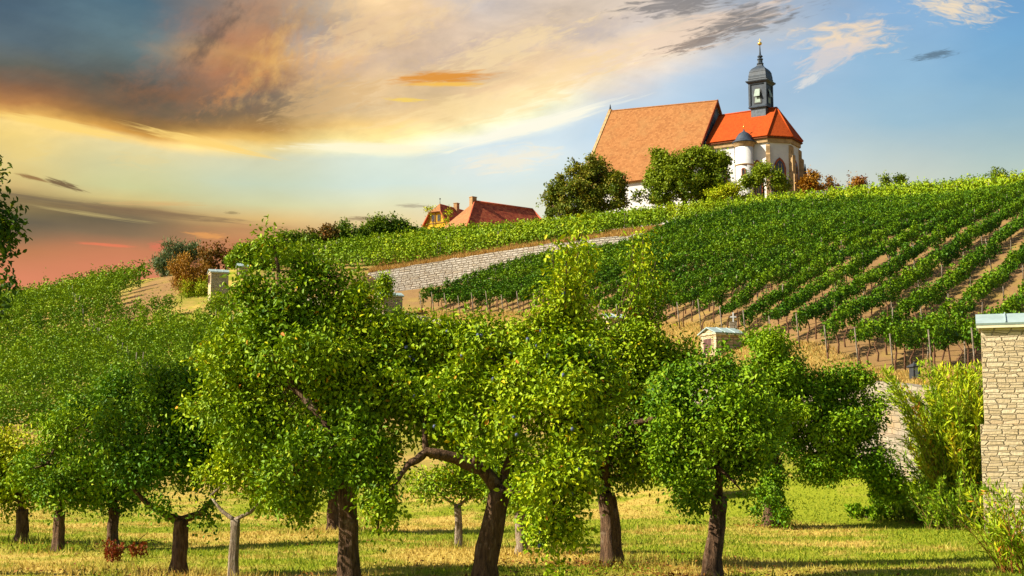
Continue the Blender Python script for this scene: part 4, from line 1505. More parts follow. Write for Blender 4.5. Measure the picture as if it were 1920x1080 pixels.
GF = 'old plum trees in the orchard meadow'
ORCH = [
 # name, label, trunk pixels (base first), trunk radius, limbs, blobs, options
 dict(label='leaning plum tree with blue plums and forked trunk, front centre', trunk=[(905, 1108), (914, 1040), (930, 965), (938, 915)], tr=.150,
      limbs=[([(938, 915), (905, 885), (858, 862), (800, 848), (768, 868)], .10, .045, 0, -.4), ([(938, 915), (985, 925), (1030, 905), (1062, 850)], .085, .03, 0, -.7), ([(934, 920), (955, 860), (985, 770), (1005, 690)], .06, .02, 0, .2)],
      blobs=[(800, 765, 90, 70, 0), (890, 735, 100, 75, .3), (990, 715, 105, 75, -.2), (860, 668, 105, 42, .5), (985, 648, 95, 40, .3), (1060, 775, 85, 85, -.7), (1035, 880, 72, 70, -1.0), (1048, 985, 42, 48, -1.1),
             (735, 752, 66, 50, .1), (1120, 720, 70, 60, -.4), (925, 800, 85, 42, -.6), (790, 650, 70, 42, .6), (905, 628, 75, 34, .7), (1040, 640, 60, 34, .6), (1048, 615, 50, 40, .5), (1010, 990, 26, 28, -1.0), (720, 945, 22, 45, -.5)],
      shoots=[(1050, 640, 1036, 470), (1060, 630, 1064, 450), (1072, 630, 1088, 425), (1080, 630, 1104, 470), (1045, 640, 1016, 540), (1066, 620, 1074, 520), (1056, 610, 1046, 545), (1085, 610, 1100, 555), (1030, 640, 1020, 580)],
      mat='plum_leaf', dens=88, tint0=.46, plums=48, top_tint=.03, twigs=260, bark='bark'),
 dict(label='straight plum tree left of centre with a very tall shoot', trunk=[(655, 1104), (653, 1020), (650, 950), (652, 900)], tr=.135,
      limbs=[([(652, 900), (640, 840), (600, 780), (545, 720), (538, 620), (520, 500), (512, 440)], .08, .012, 0, .3)],
      blobs=[(600, 850, 75, 55, -.4), (680, 860, 70, 55, -.4), (640, 760, 90, 70, .1), (560, 720, 80, 75, .2), (690, 700, 80, 70, .3), (520, 640, 80, 70, .4), (620, 635, 85, 62, .4), (548, 566, 46, 44, .3), (668, 575, 44, 36, .4),
             (478, 560, 34, 40, .5), (456, 548, 28, 26, .5), (606, 522, 34, 38, .4), (566, 505, 22, 32, .4), (510, 455, 16, 34, .3), (532, 905, 50, 45, -.5), (715, 930, 24, 50, -.7), (710, 1005, 14, 20, -.7), (440, 690, 60, 50, .4), (445, 645, 44, 40, .6), (410, 760, 60, 48, .5), (475, 800, 65, 55, .2), (735, 640, 55, 50, .3), (745, 705, 50, 45, .2), (590, 665, 70, 40, -.4)],
      mat='plum_leaf', dens=80, tint0=.36, top_tint=.1, twigs=220),
 dict(label='plum tree with thick dark trunk and long bare limb reaching right', trunk=[(1150, 1062), (1146, 1020), (1140, 965), (1138, 925)], tr=.165,
      limbs=[([(1138, 925), (1135, 850), (1175, 800), (1225, 785), (1265, 770)], .075, .03, 0, -.9)],
      blobs=[(1110, 850, 75, 70, -.4), (1190, 860, 80, 60, -.2), (1150, 760, 85, 65, 0), (1140, 880, 55, 36, .1), (1235, 740, 75, 65, .3), (1190, 665, 85, 45, .4), (1270, 680, 50, 50, .5), (1260, 840, 60, 55, .2), (1075, 640, 60, 50, .6)],
      shoots=[(1190, 630, 1186, 420), (1200, 630, 1206, 440), (1212, 640, 1230, 480), (1220, 640, 1252, 540), (1196, 620, 1198, 520), (1208, 620, 1220, 560)],
      mat='plum_leaf', dens=78, tint0=.42, plums=16, twigs=200),
 dict(label='plum tree with slim dark trunk right of centre', trunk=[(1334, 1082), (1337, 1030), (1344, 975), (1348, 930)], tr=.135,
      limbs=[([(1348, 930), (1350, 850), (1300, 790)], .06, .025, 0, -.3)],
      blobs=[(1330, 880, 80, 58, -.4), (1270, 850, 60, 60, -.3), (1390, 850, 65, 60, -.3), (1330, 780, 85, 70, 0), (1260, 760, 60, 55, .2), (1400, 760, 50, 60, 0), (1330, 700, 60, 42, .3), (1290, 915, 30, 40, -.5), (1390, 920, 32, 26, -.5)],
      mat='green_leaf', dens=78, tint0=.50, twigs=160),
 dict(label='broad plum tree with drooping right side and shoots around its trunk', trunk=[(1448, 992), (1448, 950), (1450, 900), (1452, 860)], tr=.21,
      limbs=None,
      blobs=[(1440, 700, 70, 60, 0), (1500, 740, 75, 60, 0), (1430, 800, 75, 75, -.3), (1530, 820, 80, 58, -.3), (1595, 785, 62, 52, 0), (1575, 725, 52, 36, .2), (1618, 860, 64, 50, -.4), (1665, 905, 42, 42, -.3), (1692, 935, 18, 20, -.2), (1535, 875, 48, 30, -.5), (1450, 915, 28, 55, -.5), (1610, 705, 32, 22, .2), (1440, 650, 50, 28, .4)],
      mat='green_leaf', dens=56, per=16, leaf=.105, tint0=.48, twigs=150, top_tint=.22),
 dict(label='plum tree with low dark fork of two curved limbs, left front', trunk=[(337, 1077), (338, 1040), (340, 1005), (340, 975)], tr=.115,
      limbs=[([(340, 975), (310, 965), (275, 945), (240, 905)], .06, .025, 0, -.2), ([(340, 975), (375, 962), (400, 935), (415, 890)], .06, .025, 0, .2)],
      blobs=[(262, 870, 66, 46, -.2), (345, 856, 72, 50, -.2), (425, 862, 52, 44, 0), (300, 790, 80, 65, .2), (390, 790, 75, 60, .2), (330, 725, 70, 48, .4), (225, 830, 50, 60, .2), (300, 950, 14, 22, -.4), (387, 965, 12, 26, -.3), (430, 740, 55, 45, .4)],
      mat='green_leaf', dens=75, tint0=.44, twigs=160, bark='bark'),
 dict(label='young plum tree with slender grey trunk beside the low-forked tree', trunk=[(438, 1088), (438, 1050), (440, 1010), (440, 975)], tr=.075,
      limbs=[([(440, 975), (415, 955), (395, 930)], .035, .015, 0, .1), ([(440, 975), (470, 960), (500, 930)], .035, .015, 0, -.2)],
      blobs=[(430, 900, 55, 45, 0), (490, 900, 60, 50, -.2), (540, 925, 42, 40, -.2), (480, 830, 70, 55, .1), (550, 850, 50, 50, .1), (520, 770, 60, 45, .3), (562, 955, 18, 24, -.2)],
      mat='plum_leaf', dens=72, tint0=.40, twigs=130, bark='pale_bark'),
 dict(label='small bright green plum tree at the far left edge', trunk=[(40, 1022), (42, 985), (42, 955)], tr=.135, limbs=None,
      blobs=[(30, 920, 65, 45, 0), (-30, 900, 60, 55, 0), (70, 860, 60, 50, .1), (10, 840, 70, 45, .2), (-60, 850, 60, 60, .2)],
      mat='plum_leaf', dens=48, leaf=.095, tint0=.62, twigs=90),
 dict(label='small plum tree with short black trunk, second from the left', trunk=[(108, 1034), (108, 1000), (110, 960)], tr=.11, limbs=None,
      blobs=[(110, 925, 50, 42, 0), (155, 890, 50, 48, .1), (90, 870, 50, 45, .1), (130, 815, 60, 45, .3)],
      mat='green_leaf', dens=52, leaf=.09, tint0=.55, twigs=90),
 dict(label='dark green plum tree behind the red seedlings at left', trunk=[(212, 1027), (212, 990), (214, 950)], tr=.12, limbs=None,
      blobs=[(210, 920, 55, 45, 0), (175, 870, 60, 55, 0), (245, 880, 55, 50, .1), (200, 800, 75, 60, .2), (270, 810, 60, 55, .3), (160, 760, 45, 40, .4), (235, 735, 60, 42, .4)],
      mat='green_leaf', dens=52, leaf=.09, tint0=.28, twigs=100),
 dict(label='dark trunked plum tree standing behind the straight plum tree', trunk=[(625, 1000), (624, 960), (626, 915)], tr=.14, limbs=None,
      blobs=[(620, 890, 60, 42, 0), (560, 880, 55, 45, .2), (680, 870, 60, 50, .2), (620, 810, 80, 55, .3)],
      mat='green_leaf', dens=44, leaf=.10, tint0=.42, twigs=80),
 dict(label='young plum tree with pale bare trunk behind the leaning tree', trunk=[(861, 1026), (860, 985), (858, 948)], tr=.085,
      limbs=[([(858, 948), (835, 935), (810, 905)], .035, .015, 0, .1), ([(858, 948), (885, 930), (905, 900)], .035, .015, 0, .1)],
      blobs=[(860, 905, 55, 34, 0), (810, 895, 40, 34, .2), (910, 900, 40, 36, .2), (860, 850, 65, 45, .3)],
      mat='plum_leaf', dens=48, leaf=.09, tint0=.52, twigs=80, bark='pale_bark'),
 dict(label='plum tree with short grey trunk right behind the leaning tree', trunk=[(978, 1042), (977, 1000), (974, 955)], tr=.105, limbs=None,
      blobs=[(975, 915, 55, 40, 0), (1010, 870, 60, 50, .2), (940, 870, 55, 45, .2)],
      mat='plum_leaf', dens=48, leaf=.09, tint0=.46, twigs=80, bark='pale_bark'),
 dict(label='farthest plum tree, a short stub of trunk between two dark trunks', trunk=[(1297, 972), (1297, 955), (1298, 925)], tr=.10, limbs=None,
      blobs=[(1297, 890, 50, 36, 0), (1260, 870, 45, 36, .2), (1330, 870, 45, 36, .2)],
      mat='green_leaf', dens=36, leaf=.12, tint0=.45, twigs=60, bark='pale_bark'),
]
TREE_XY = []
for i, d in enumerate(ORCH):
    base = on_flat(*d['trunk'][0])
    Y = base.y
    base.z = gz(base.x, base.y)
    TREE_XY.append((base.x, base.y))
    tr_pts = [Vector(base)] + [at(px, py, Y) for px, py in d['trunk'][1:]]
    limbs = None
    if d.get('limbs'):
        limbs = [(pxline(pl, Y, a, b_), r0, r1) for pl, r0, r1, a, b_ in d['limbs']]
    rs = np.random.default_rng(900 + i)
    shoots = [(at(q[0], q[1], Y + .4), at(q[2], q[3], Y + .4 + rs.uniform(-.6, .6))) for q in d.get('shoots', [])]
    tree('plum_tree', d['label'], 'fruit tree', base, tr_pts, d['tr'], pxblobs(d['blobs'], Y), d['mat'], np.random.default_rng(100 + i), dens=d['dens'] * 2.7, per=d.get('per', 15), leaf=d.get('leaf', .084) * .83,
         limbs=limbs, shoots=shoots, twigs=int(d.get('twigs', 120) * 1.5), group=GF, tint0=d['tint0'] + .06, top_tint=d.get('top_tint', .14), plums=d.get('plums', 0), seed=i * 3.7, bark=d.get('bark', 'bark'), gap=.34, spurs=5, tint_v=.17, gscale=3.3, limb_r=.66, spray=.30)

# the tree whose branches reach in at the left edge
b0 = at(-110, 1085, 20.5)
b0.z = gz(b0.x, b0.y)
tree('orchard_tree', 'dark leafy branches of a tree reaching in at the left edge against the sky', 'tree', b0, [b0, b0 + Vector((0, 0, 1.5)), b0 + Vector((.1, 0, 2.8)), b0 + Vector((.05, .1, 3.9))], .16,
     pxblobs([(-70, 330, 80, 60, 0), (-60, 430, 75, 60, 0), (-90, 560, 100, 60, 0), (-20, 335, 40, 22, 0), (-10, 425, 32, 36, 0), (-15, 465, 28, 30, -.2), (-18, 585, 34, 24, 0)], 20.5),
     'tree_leaf', np.random.default_rng(77), dens=62, per=14, leaf=.10, tint0=.2, twigs=90, seed=55.0, gap=.5, spurs=5, gscale=2.6, limb_r=.35)


# ================================================================== trees and bushes on the hill
def hill_tree(name, label, cat, px, py_base, Y, spec, mat, seed, leaf=.34, dens=9, per=14, tint0=.5, bark='bark', tr=.22, droop=.2, spray=.6, wratio=.7, gap=.40, top_tint=.25, twigs=40, group=None, gscale=1.15, shape='quad', spread=.2, sink=.0):
    dens *= 1.9
    b_ = at(px, py_base, Y)
    z = gz(b_.x, b_.y)
    base = Vector((b_.x, b_.y, z - sink))
    blobs = pxblobs(spec, Y)
    low = min(c[2] - r[2] for c, r in blobs)
    hi_ = max(c[2] for c, r in blobs)
    fk = Vector((base.x, base.y, max(z + .5, low + .25 * (hi_ - low))))
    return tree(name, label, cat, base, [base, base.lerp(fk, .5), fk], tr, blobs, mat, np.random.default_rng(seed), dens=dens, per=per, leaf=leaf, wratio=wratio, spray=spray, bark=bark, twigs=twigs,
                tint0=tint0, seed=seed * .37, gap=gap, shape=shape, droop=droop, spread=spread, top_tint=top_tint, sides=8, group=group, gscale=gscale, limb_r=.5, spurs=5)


hill_tree('walnut_tree', 'round walnut tree with browning right side left of the chapel', 'tree', 1088, 400, 178,
          [(1060, 365, 45, 35, 0), (1110, 345, 50, 42, 0), (1150, 345, 28, 32, -1), (1150, 375, 28, 22, -1), (1035, 385, 28, 20, -.5), (1100, 385, 50, 24, -1), (1085, 325, 25, 22, .5), (1120, 315, 18, 16, .5)], 'walnut_leaf', 201, tint0=.68, tr=.3)
hill_tree('lime_tree', 'large dense tree in front of the chapel nave', 'tree', 1285, 388, 176,
          [(1240, 330, 32, 38, 0), (1285, 310, 42, 34, 0), (1325, 300, 30, 26, 0), (1345, 320, 28, 32, 0), (1290, 350, 55, 35, -.5), (1335, 355, 38, 30, -.5), (1240, 365, 40, 22, -1), (1355, 295, 18, 18, .3), (1250, 295, 16, 14, .3)], 'tree_leaf', 202, tint0=.74, tr=.3)
hill_tree('fruit_tree', 'small green tree in front of the chapel apse', 'tree', 1432, 372, 172,
          [(1432, 335, 30, 22, 0), (1410, 345, 20, 18, 0), (1460, 345, 22, 18, 0), (1435, 318, 18, 10, 0)], 'tree_leaf', 203, leaf=.28, dens=11, tint0=.74, tr=.14)
hill_tree('yellow_shrub', 'yellow-green shrub at the foot of the chapel turret', 'shrub', 1365, 384, 170, [(1350, 368, 30, 14, 0), (1385, 372, 24, 12, 0), (1370, 355, 14, 12, 0)], 'plum_leaf', 204, leaf=.25, dens=11, tint0=.7, tr=.08)
hill_tree('autumn_tree', 'round orange autumn tree right of the chapel', 'tree', 1528, 362, 186, [(1520, 338, 18, 18, 0), (1540, 345, 16, 12, 0), (1515, 350, 14, 10, 0)], 'autumn_leaf', 205, leaf=.3, dens=11, tint0=.5, tr=.14)
for i, (px, py, rx, rz, mt, lb) in enumerate([
    (1566, 346, 16, 12, 'rust_leaf', 'low rust coloured bush next to the orange autumn tree'),
    (1592, 344, 12, 12, 'autumn_leaf', 'spiky orange bush on the vineyard skyline'),
    (1614, 346, 8, 9, 'rust_leaf', 'thin brown bush at the right end of the orange bushes'),
    (1658, 338, 10, 6, 'tree_leaf', 'small green bush poking over the vineyard skyline'),
    (1686, 338, 8, 6, 'tree_leaf', 'tiny green bush right of the other skyline bush'),
    (1880, 328, 20, 8, 'tree_leaf', 'dark bush on the skyline at the far right')]):
    hill_tree('skyline_bush', lb, 'bush', px, py + 12, 168, [(px, py, rx, rz, 0), (px + rx * .4, py + 3, rx * .6, rz * .8, 0)], mt, 210 + i, leaf=.26, dens=11, per=12, tint0=.5, tr=.06, twigs=20)

# hedge of trees on the crest left of the houses
for i, (px, py, rx, rz, mt, t0, lb) in enumerate([
    (555, 462, 34, 26, 'tree_leaf', .45, 'round green tree behind the tall plum shoot on the crest'),
    (605, 452, 30, 22, 'rust_leaf', .30, 'brownish tree second along the crest hedge'),
    (655, 446, 32, 26, 'tree_leaf', .35, 'dark tree with spiky top in the middle of the crest hedge'),
    (700, 442, 34, 24, 'tree_leaf', .40, 'broad dark green tree in the crest hedge'),
    (742, 436, 30, 22, 'tree_leaf', .30, 'rounded dark tree nearest the yellow house'),
    (775, 440, 24, 20, 'tree_leaf', .36, 'low dark tree touching the yellow house')]):
    hill_tree('hedge_tree', lb, 'tree', px, py + 30, 150 + i, [(px, py - 5, rx * 1.1, rz * 1.15, 0), (px - rx * .5, py + 10, rx * .7, rz * .7, -.5), (px + rx * .5, py + 8, rx * .7, rz * .7, -.5), (px + 3, py - rz * .5, rx * .5, rz * .6, 0)], mt, 230 + i, leaf=.27, dens=10, tint0=t0, tr=.14)
hill_tree('sapling', 'thin yellowing sapling in front of the yellow house', 'tree', 812, 425, 205, [(805, 400, 12, 12, 0), (822, 396, 10, 14, 0), (836, 405, 10, 12, 0)], 'plum_leaf', 240, leaf=.26, dens=1.6, per=8, tint0=.75, tr=.08)
hill_tree('feathery_bush', 'feathery pale green bush above the bare earth patch', 'bush', 335, 535, 142,
          [(330, 490, 34, 26, 0), (355, 480, 26, 20, 0), (312, 505, 24, 20, 0), (345, 515, 34, 24, -.5)], 'grey_leaf', 250, leaf=.32, wratio=.25, dens=16, tint0=.4, droop=-.8, tr=.1, top_tint=.2)
hill_tree('rust_tree', 'reddish brown autumn tree between two green bushes on the left crest', 'tree', 410, 505, 140, [(400, 478, 22, 22, 0), (420, 470, 22, 22, 0), (430, 485, 20, 18, 0), (395, 492, 18, 14, -.3)], 'rust_leaf', 251, leaf=.26, dens=13, tint0=.5, tr=.14)
hill_tree('pale_bush', 'pale yellow-green bush right of the reddish brown tree', 'bush', 468, 505, 138, [(460, 478, 24, 22, 0), (480, 472, 20, 18, 0), (470, 495, 30, 16, -.3), (500, 490, 20, 18, -.3)], 'willow_leaf', 252, leaf=.26, dens=11, tint0=.35, tr=.1)
hill_tree('orange_bush', 'orange and lime coloured bush at the edge of the bare earth', 'bush', 352, 560, 126, [(352, 505, 26, 20, 0), (342, 528, 26, 22, 0), (365, 532, 26, 24, 0), (378, 512, 18, 20, 0)], 'autumn_leaf', 253, leaf=.22, wratio=.3, dens=22, tint0=.45, droop=-.6, tr=.08)
hill_tree('lime_bush', 'lime green bush at the foot of the shrine by the orange bush', 'bush', 420, 590, 119, [(405, 572, 24, 16, 0), (440, 570, 30, 18, 0), (475, 560, 24, 20, 0)], 'willow_leaf', 255, leaf=.2, wratio=.4, dens=18, tint0=.4, droop=-.4, tr=.06)
hill_tree('lime_bush', 'lime green undergrowth bush below the orange bush', 'bush', 352, 575, 125, [(340, 558, 26, 20, 0), (368, 562, 28, 20, 0), (385, 545, 16, 22, 0), (395, 575, 20, 14, -1)], 'willow_leaf', 254, leaf=.2, wratio=.3, dens=20, tint0=.55, droop=-.5, tr=.06)
for i, (px, py, Y, r) in enumerate([(720, 545, 103, 12), (672, 540, 106, 16), (640, 560, 104, 14)]):
    hill_tree('young_vine', ['small leafy vine standing before the terrace wall by the grey shrine', 'leafy bush against the left end of the terrace wall', 'lowest leafy bush left of the terrace wall'][i], 'bush', px, py + 18, Y,
              [(px, py, r, r * 1.5, 0), (px + 2, py - r, r * .7, r, 0)], 'vine_leaf_left', 260 + i, leaf=.2, dens=15, tint0=.55, tr=.05, twigs=12)


# ================================================================== willow shrubs by the wall
def shrub(label, base_px, Y, stems, reach, mat, stem_mat, seed, leaf=.10, per_stem=60, tint0=.5, spread_px=60, upright=.75, r=.012, name='willow_shrub', wratio=.2, lean=(0, 0)):
    rng = np.random.default_rng(seed)
    b_ = at(base_px[0], base_px[1], Y)
    z = gz(b_.x, b_.y)
    base = Vector((b_.x, b_.y, z))
    root = empty(name, base)
    tag(root, label, 'shrub')
    mb = MB()
    P, A = [], []
    tn = []
    for i in range(stems):
        a = rng.uniform(0, 2 * math.pi)
        off = Vector((math.cos(a), math.sin(a), 0)) * rng.random() ** .5 * spread_px * Y / FPX
        off.z = gz(base.x + off.x, base.y + off.y) - z
        L = reach * rng.uniform(.5, 1.0)
        d = Vector((rng.normal() * (1 - upright) + lean[0] + off.x * .10, rng.normal() * (1 - upright) + lean[1] + off.y * .18, 1)).normalized()
        end = off + d * L
        bend = Vector((d.x, d.y, -.25)) * L * .35
        q = bez(off, off.lerp(end, .6) + Vector((0, 0, .1 * L)), end + bend * rng.random(), 7)
        mb.tube([off - Vector((0, 0, .1))] + q, [r] + [r * (1 - .8 * k / 6) for k in range(7)], 4)
        tt = tint0 + rng.normal(0, .14)
        for s_ in rng.uniform(.06, 1.0, per_stem):
            k = s_ * 6
            j = min(int(k), 5)
            p = q[j].lerp(q[j + 1], k - j)
            dd = (q[j + 1] - q[j]).normalized()
            P.append((p.x + rng.normal() * .015 * reach, p.y + rng.normal() * .015 * reach, p.z + rng.normal() * .015 * reach))
            A.append((dd.x * .8 + rng.normal() * .5, dd.y * .8 + rng.normal() * .5, dd.z * .8 + rng.normal() * .4))
            tn.append(tt + rng.normal() * .12 + (.25 if rng.random() < .015 else 0))
    mb.build('stem', M[stem_mat], root)
    P, A, tn = np.array(P), np.array(A), np.array(tn)
    L = leaf * rng.uniform(.6, 1.3, len(P))
    N = rng.normal(0, 1, P.shape) + np.array([0, 0, .6])
    link('foliage', leaf_mesh('foliage', P, A, N, L, L * wratio, tn, 'quad', .1), M[mat], root)
    return root


shrub('tall yellow-green willow shrub in front of the retaining wall', (1812, 930), 36.5, 190, 4.3, 'willow_leaf', 'green_twig', 301, leaf=.17, per_stem=200, tint0=.56, spread_px=50, upright=.80, wratio=.24)
shrub('willow shrub leaning left beside the drooping plum tree', (1790, 930), 38.0, 50, 2.3, 'willow_leaf', 'green_twig', 302, leaf=.16, per_stem=130, tint0=.4, spread_px=45, upright=.72, wratio=.24, lean=(-.12, 0))
shrub('low green willow shrub at the foot of the shrine tower', (1800, 985), 34.5, 70, 1.4, 'willow_leaf', 'green_twig', 303, leaf=.11, per_stem=70, tint0=.3, spread_px=65, upright=.65, wratio=.3)
shrub('sparse willow with red twigs in the bottom right corner', (1925, 1062), 21.0, 48, 1.5, 'willow_leaf', 'red_twig', 304, leaf=.12, per_stem=64, tint0=.62, spread_px=60, upright=.72, r=.008, lean=(-.12, 0))
shrub('leafy green bush under the retaining wall', (1690, 860), 40.5, 60, .55, 'green_leaf', 'bark', 305, leaf=.14, per_stem=70, tint0=.75, spread_px=60, upright=.6, name='weed_bush', wratio=.5)
shrub('low dark weeds beside the shade of the drooping plum tree', (1660, 950), 38, 60, .45, 'green_leaf', 'bark', 306, leaf=.11, per_stem=50, tint0=.5, spread_px=70, upright=.5, name='weed_bush', wratio=.45)
shrub('mixed weeds between willow and drooping tree', (1735, 955), 37, 80, .8, 'willow_leaf', 'green_twig', 307, leaf=.11, per_stem=60, tint0=.25, spread_px=60, upright=.6, name='weed_bush', wratio=.35)
for i, (px, py, n, rc, lb) in enumerate([(210, 1046, 26, .42, 'red leaved seedling in the grass at left'), (262, 1040, 14, .3, 'smaller red leaved seedling right of the other')]):
    Yq = on_flat(px, py + 8).y
    shrub(lb, (px, py + 8), Yq, n, rc, 'red_leaf', 'red_twig', 320 + i, leaf=.055, per_stem=22, tint0=.5, spread_px=14, upright=.82, r=.004, name='red_seedling', wratio=.5)


q0 = on_flat(262, 1032)
stk = empty('fallen_branch', (q0.x, q0.y, gz(q0.x, q0.y)))
tag(stk, 'thin dead branch lying in the grass beside the red leaved seedlings', 'branch')
b = MB()
b.tube([(-.35, 0, .03), (-.1, .05, .12), (.2, .02, .2), (.42, -.05, .14)], [.016, .013, .01, .005], 6)
b.tube([(-.1, .05, .12), (.02, .12, .26), (.1, .14, .33)], [.01, .007, .004], 5)
b.tube([(.2, .02, .2), (.3, -.08, .1), (.36, -.14, .03)], [.008, .006, .004], 5)
b.build('branch', M['bark'], stk)


# ================================================================== lantern and cross on the headland
def on_ground(px, py, Y):
    q = at(px, py, Y)
    return Vector((q.x, q.y, gz(q.x, q.y)))


q = at(1716, 715, 47)
lz = gz(q.x, q.y)
lan = empty('lantern', (q.x, q.y, lz), math.radians(20))
tag(lan, 'small black lantern box on two thin posts above the retaining wall', 'lantern')
top = at(1716, 684, 47).z - lz
bot = at(1716, 712, 47).z - lz
b = MB()
b.box(-.15, .15, -.12, .12, bot, bot + .05)
b.box(-.14, -.08, -.12, .12, bot + .05, top - .08)
b.box(.08, .14, -.12, .12, bot + .05, top - .08)
b.box(-.08, .08, .06, .12, bot + .05, top - .08)
b.build('housing', M['black_metal'], lan)
b = MB()
b.box(-.078, .078, -.10, .058, bot + .052, top - .082)
b.build('glass', M['lamp_glass'], lan)
b = MB()
b.lathe([(.27, top - .08), (.27, top - .05), (.12, top + .03), (.05, top + .05), (.05, top + .09), (.02, top + .1)], 4, 0, 0, False, math.pi / 4)
b.build('cap', M['black_metal'], lan)
b = MB()
b.tube([(-.08, 0, -.1), (-.08, 0, bot)], [.022, .022], 6)
b.build('post', M['green_post'], lan)
b = MB()
b.tube([(.17, .02, -.1), (.17, .02, top - .1)], [.025, .025], 6)
b.build('post', M['black_metal'], lan)

q = at(1375, 612, 70)
cz = gz(q.x, q.y)
cr = empty('wayside_cross', (q.x, q.y, cz), math.radians(-5))
tag(cr, 'tiny white cross standing behind the copper roofed shrine', 'cross')
ct = max(.8, at(1375, 599, 70).z - cz)
b = MB()
b.box(-.03, .03, -.03, .03, -.2, ct)
b.box(-.15, .15, -.028, .028, ct - .26, ct - .2)
b.build('cross', M['white_metal'], cr)
b = MB()
b.box(-.18, .18, -.14, .14, -.2, ct * .4)
b.build('plinth', M['wall_stone'], cr)


# ================================================================== vineyards
ORD = 'first second third fourth fifth sixth seventh eighth ninth tenth eleventh twelfth thirteenth fourteenth fifteenth sixteenth seventeenth eighteenth nineteenth twentieth'.split()
TENS = {20: 'twenty', 30: 'thirty', 40: 'forty', 50: 'fifty', 60: 'sixty', 70: 'seventy'}


def ordinal(n):
    if n <= 20:
        return ORD[n - 1]
    t, u = n // 10 * 10, n % 10
    return (TENS[t][:-1] + 'ieth') if u == 0 else TENS[t] + '-' + ORD[u - 1]


# shared stakes and stems
stake_meshes = []
for k in range(3):
    b = MB()
    b.tube([(0, 0, -.25), (.01 * k, 0, .9), (0, .01, 2.05)], [.034, .032, .028], 5)
    me_ = b.mesh('stake')
    me_.materials.append(M['stake_wood'])
    stake_meshes.append(me_)
stem_meshes = []
for k in range(4):
    b = MB()
    rr = random.Random(k)
    b.tube([(0, 0, -.15), (rr.uniform(-.06, .06), rr.uniform(-.06, .06), .35), (rr.uniform(-.1, .1), rr.uniform(-.1, .1), .7), (rr.uniform(-.1, .1), rr.uniform(-.1, .1), 1.05)], [.042, .034, .03, .022], 6, .15)
    me_ = b.mesh('vine_stem')
    me_.materials.append(M['vine_wood'])
    stem_meshes.append(me_)


def in_view(x, y, z, mx=90, my0=-60, my1=1140):
    yy = np.maximum(y, 1.0)
    c, s = math.cos(PITCH), math.sin(PITCH)
    fw = yy * c + (z - EYE) * s
    up_ = -yy * s + (z - EYE) * c
    px = 960 + FPX * x / fw
    py = 540 - FPX * up_ / fw
    return (px > -mx) & (px < 1920 + mx) & (py > my0) & (py < my1) & (y > 5)


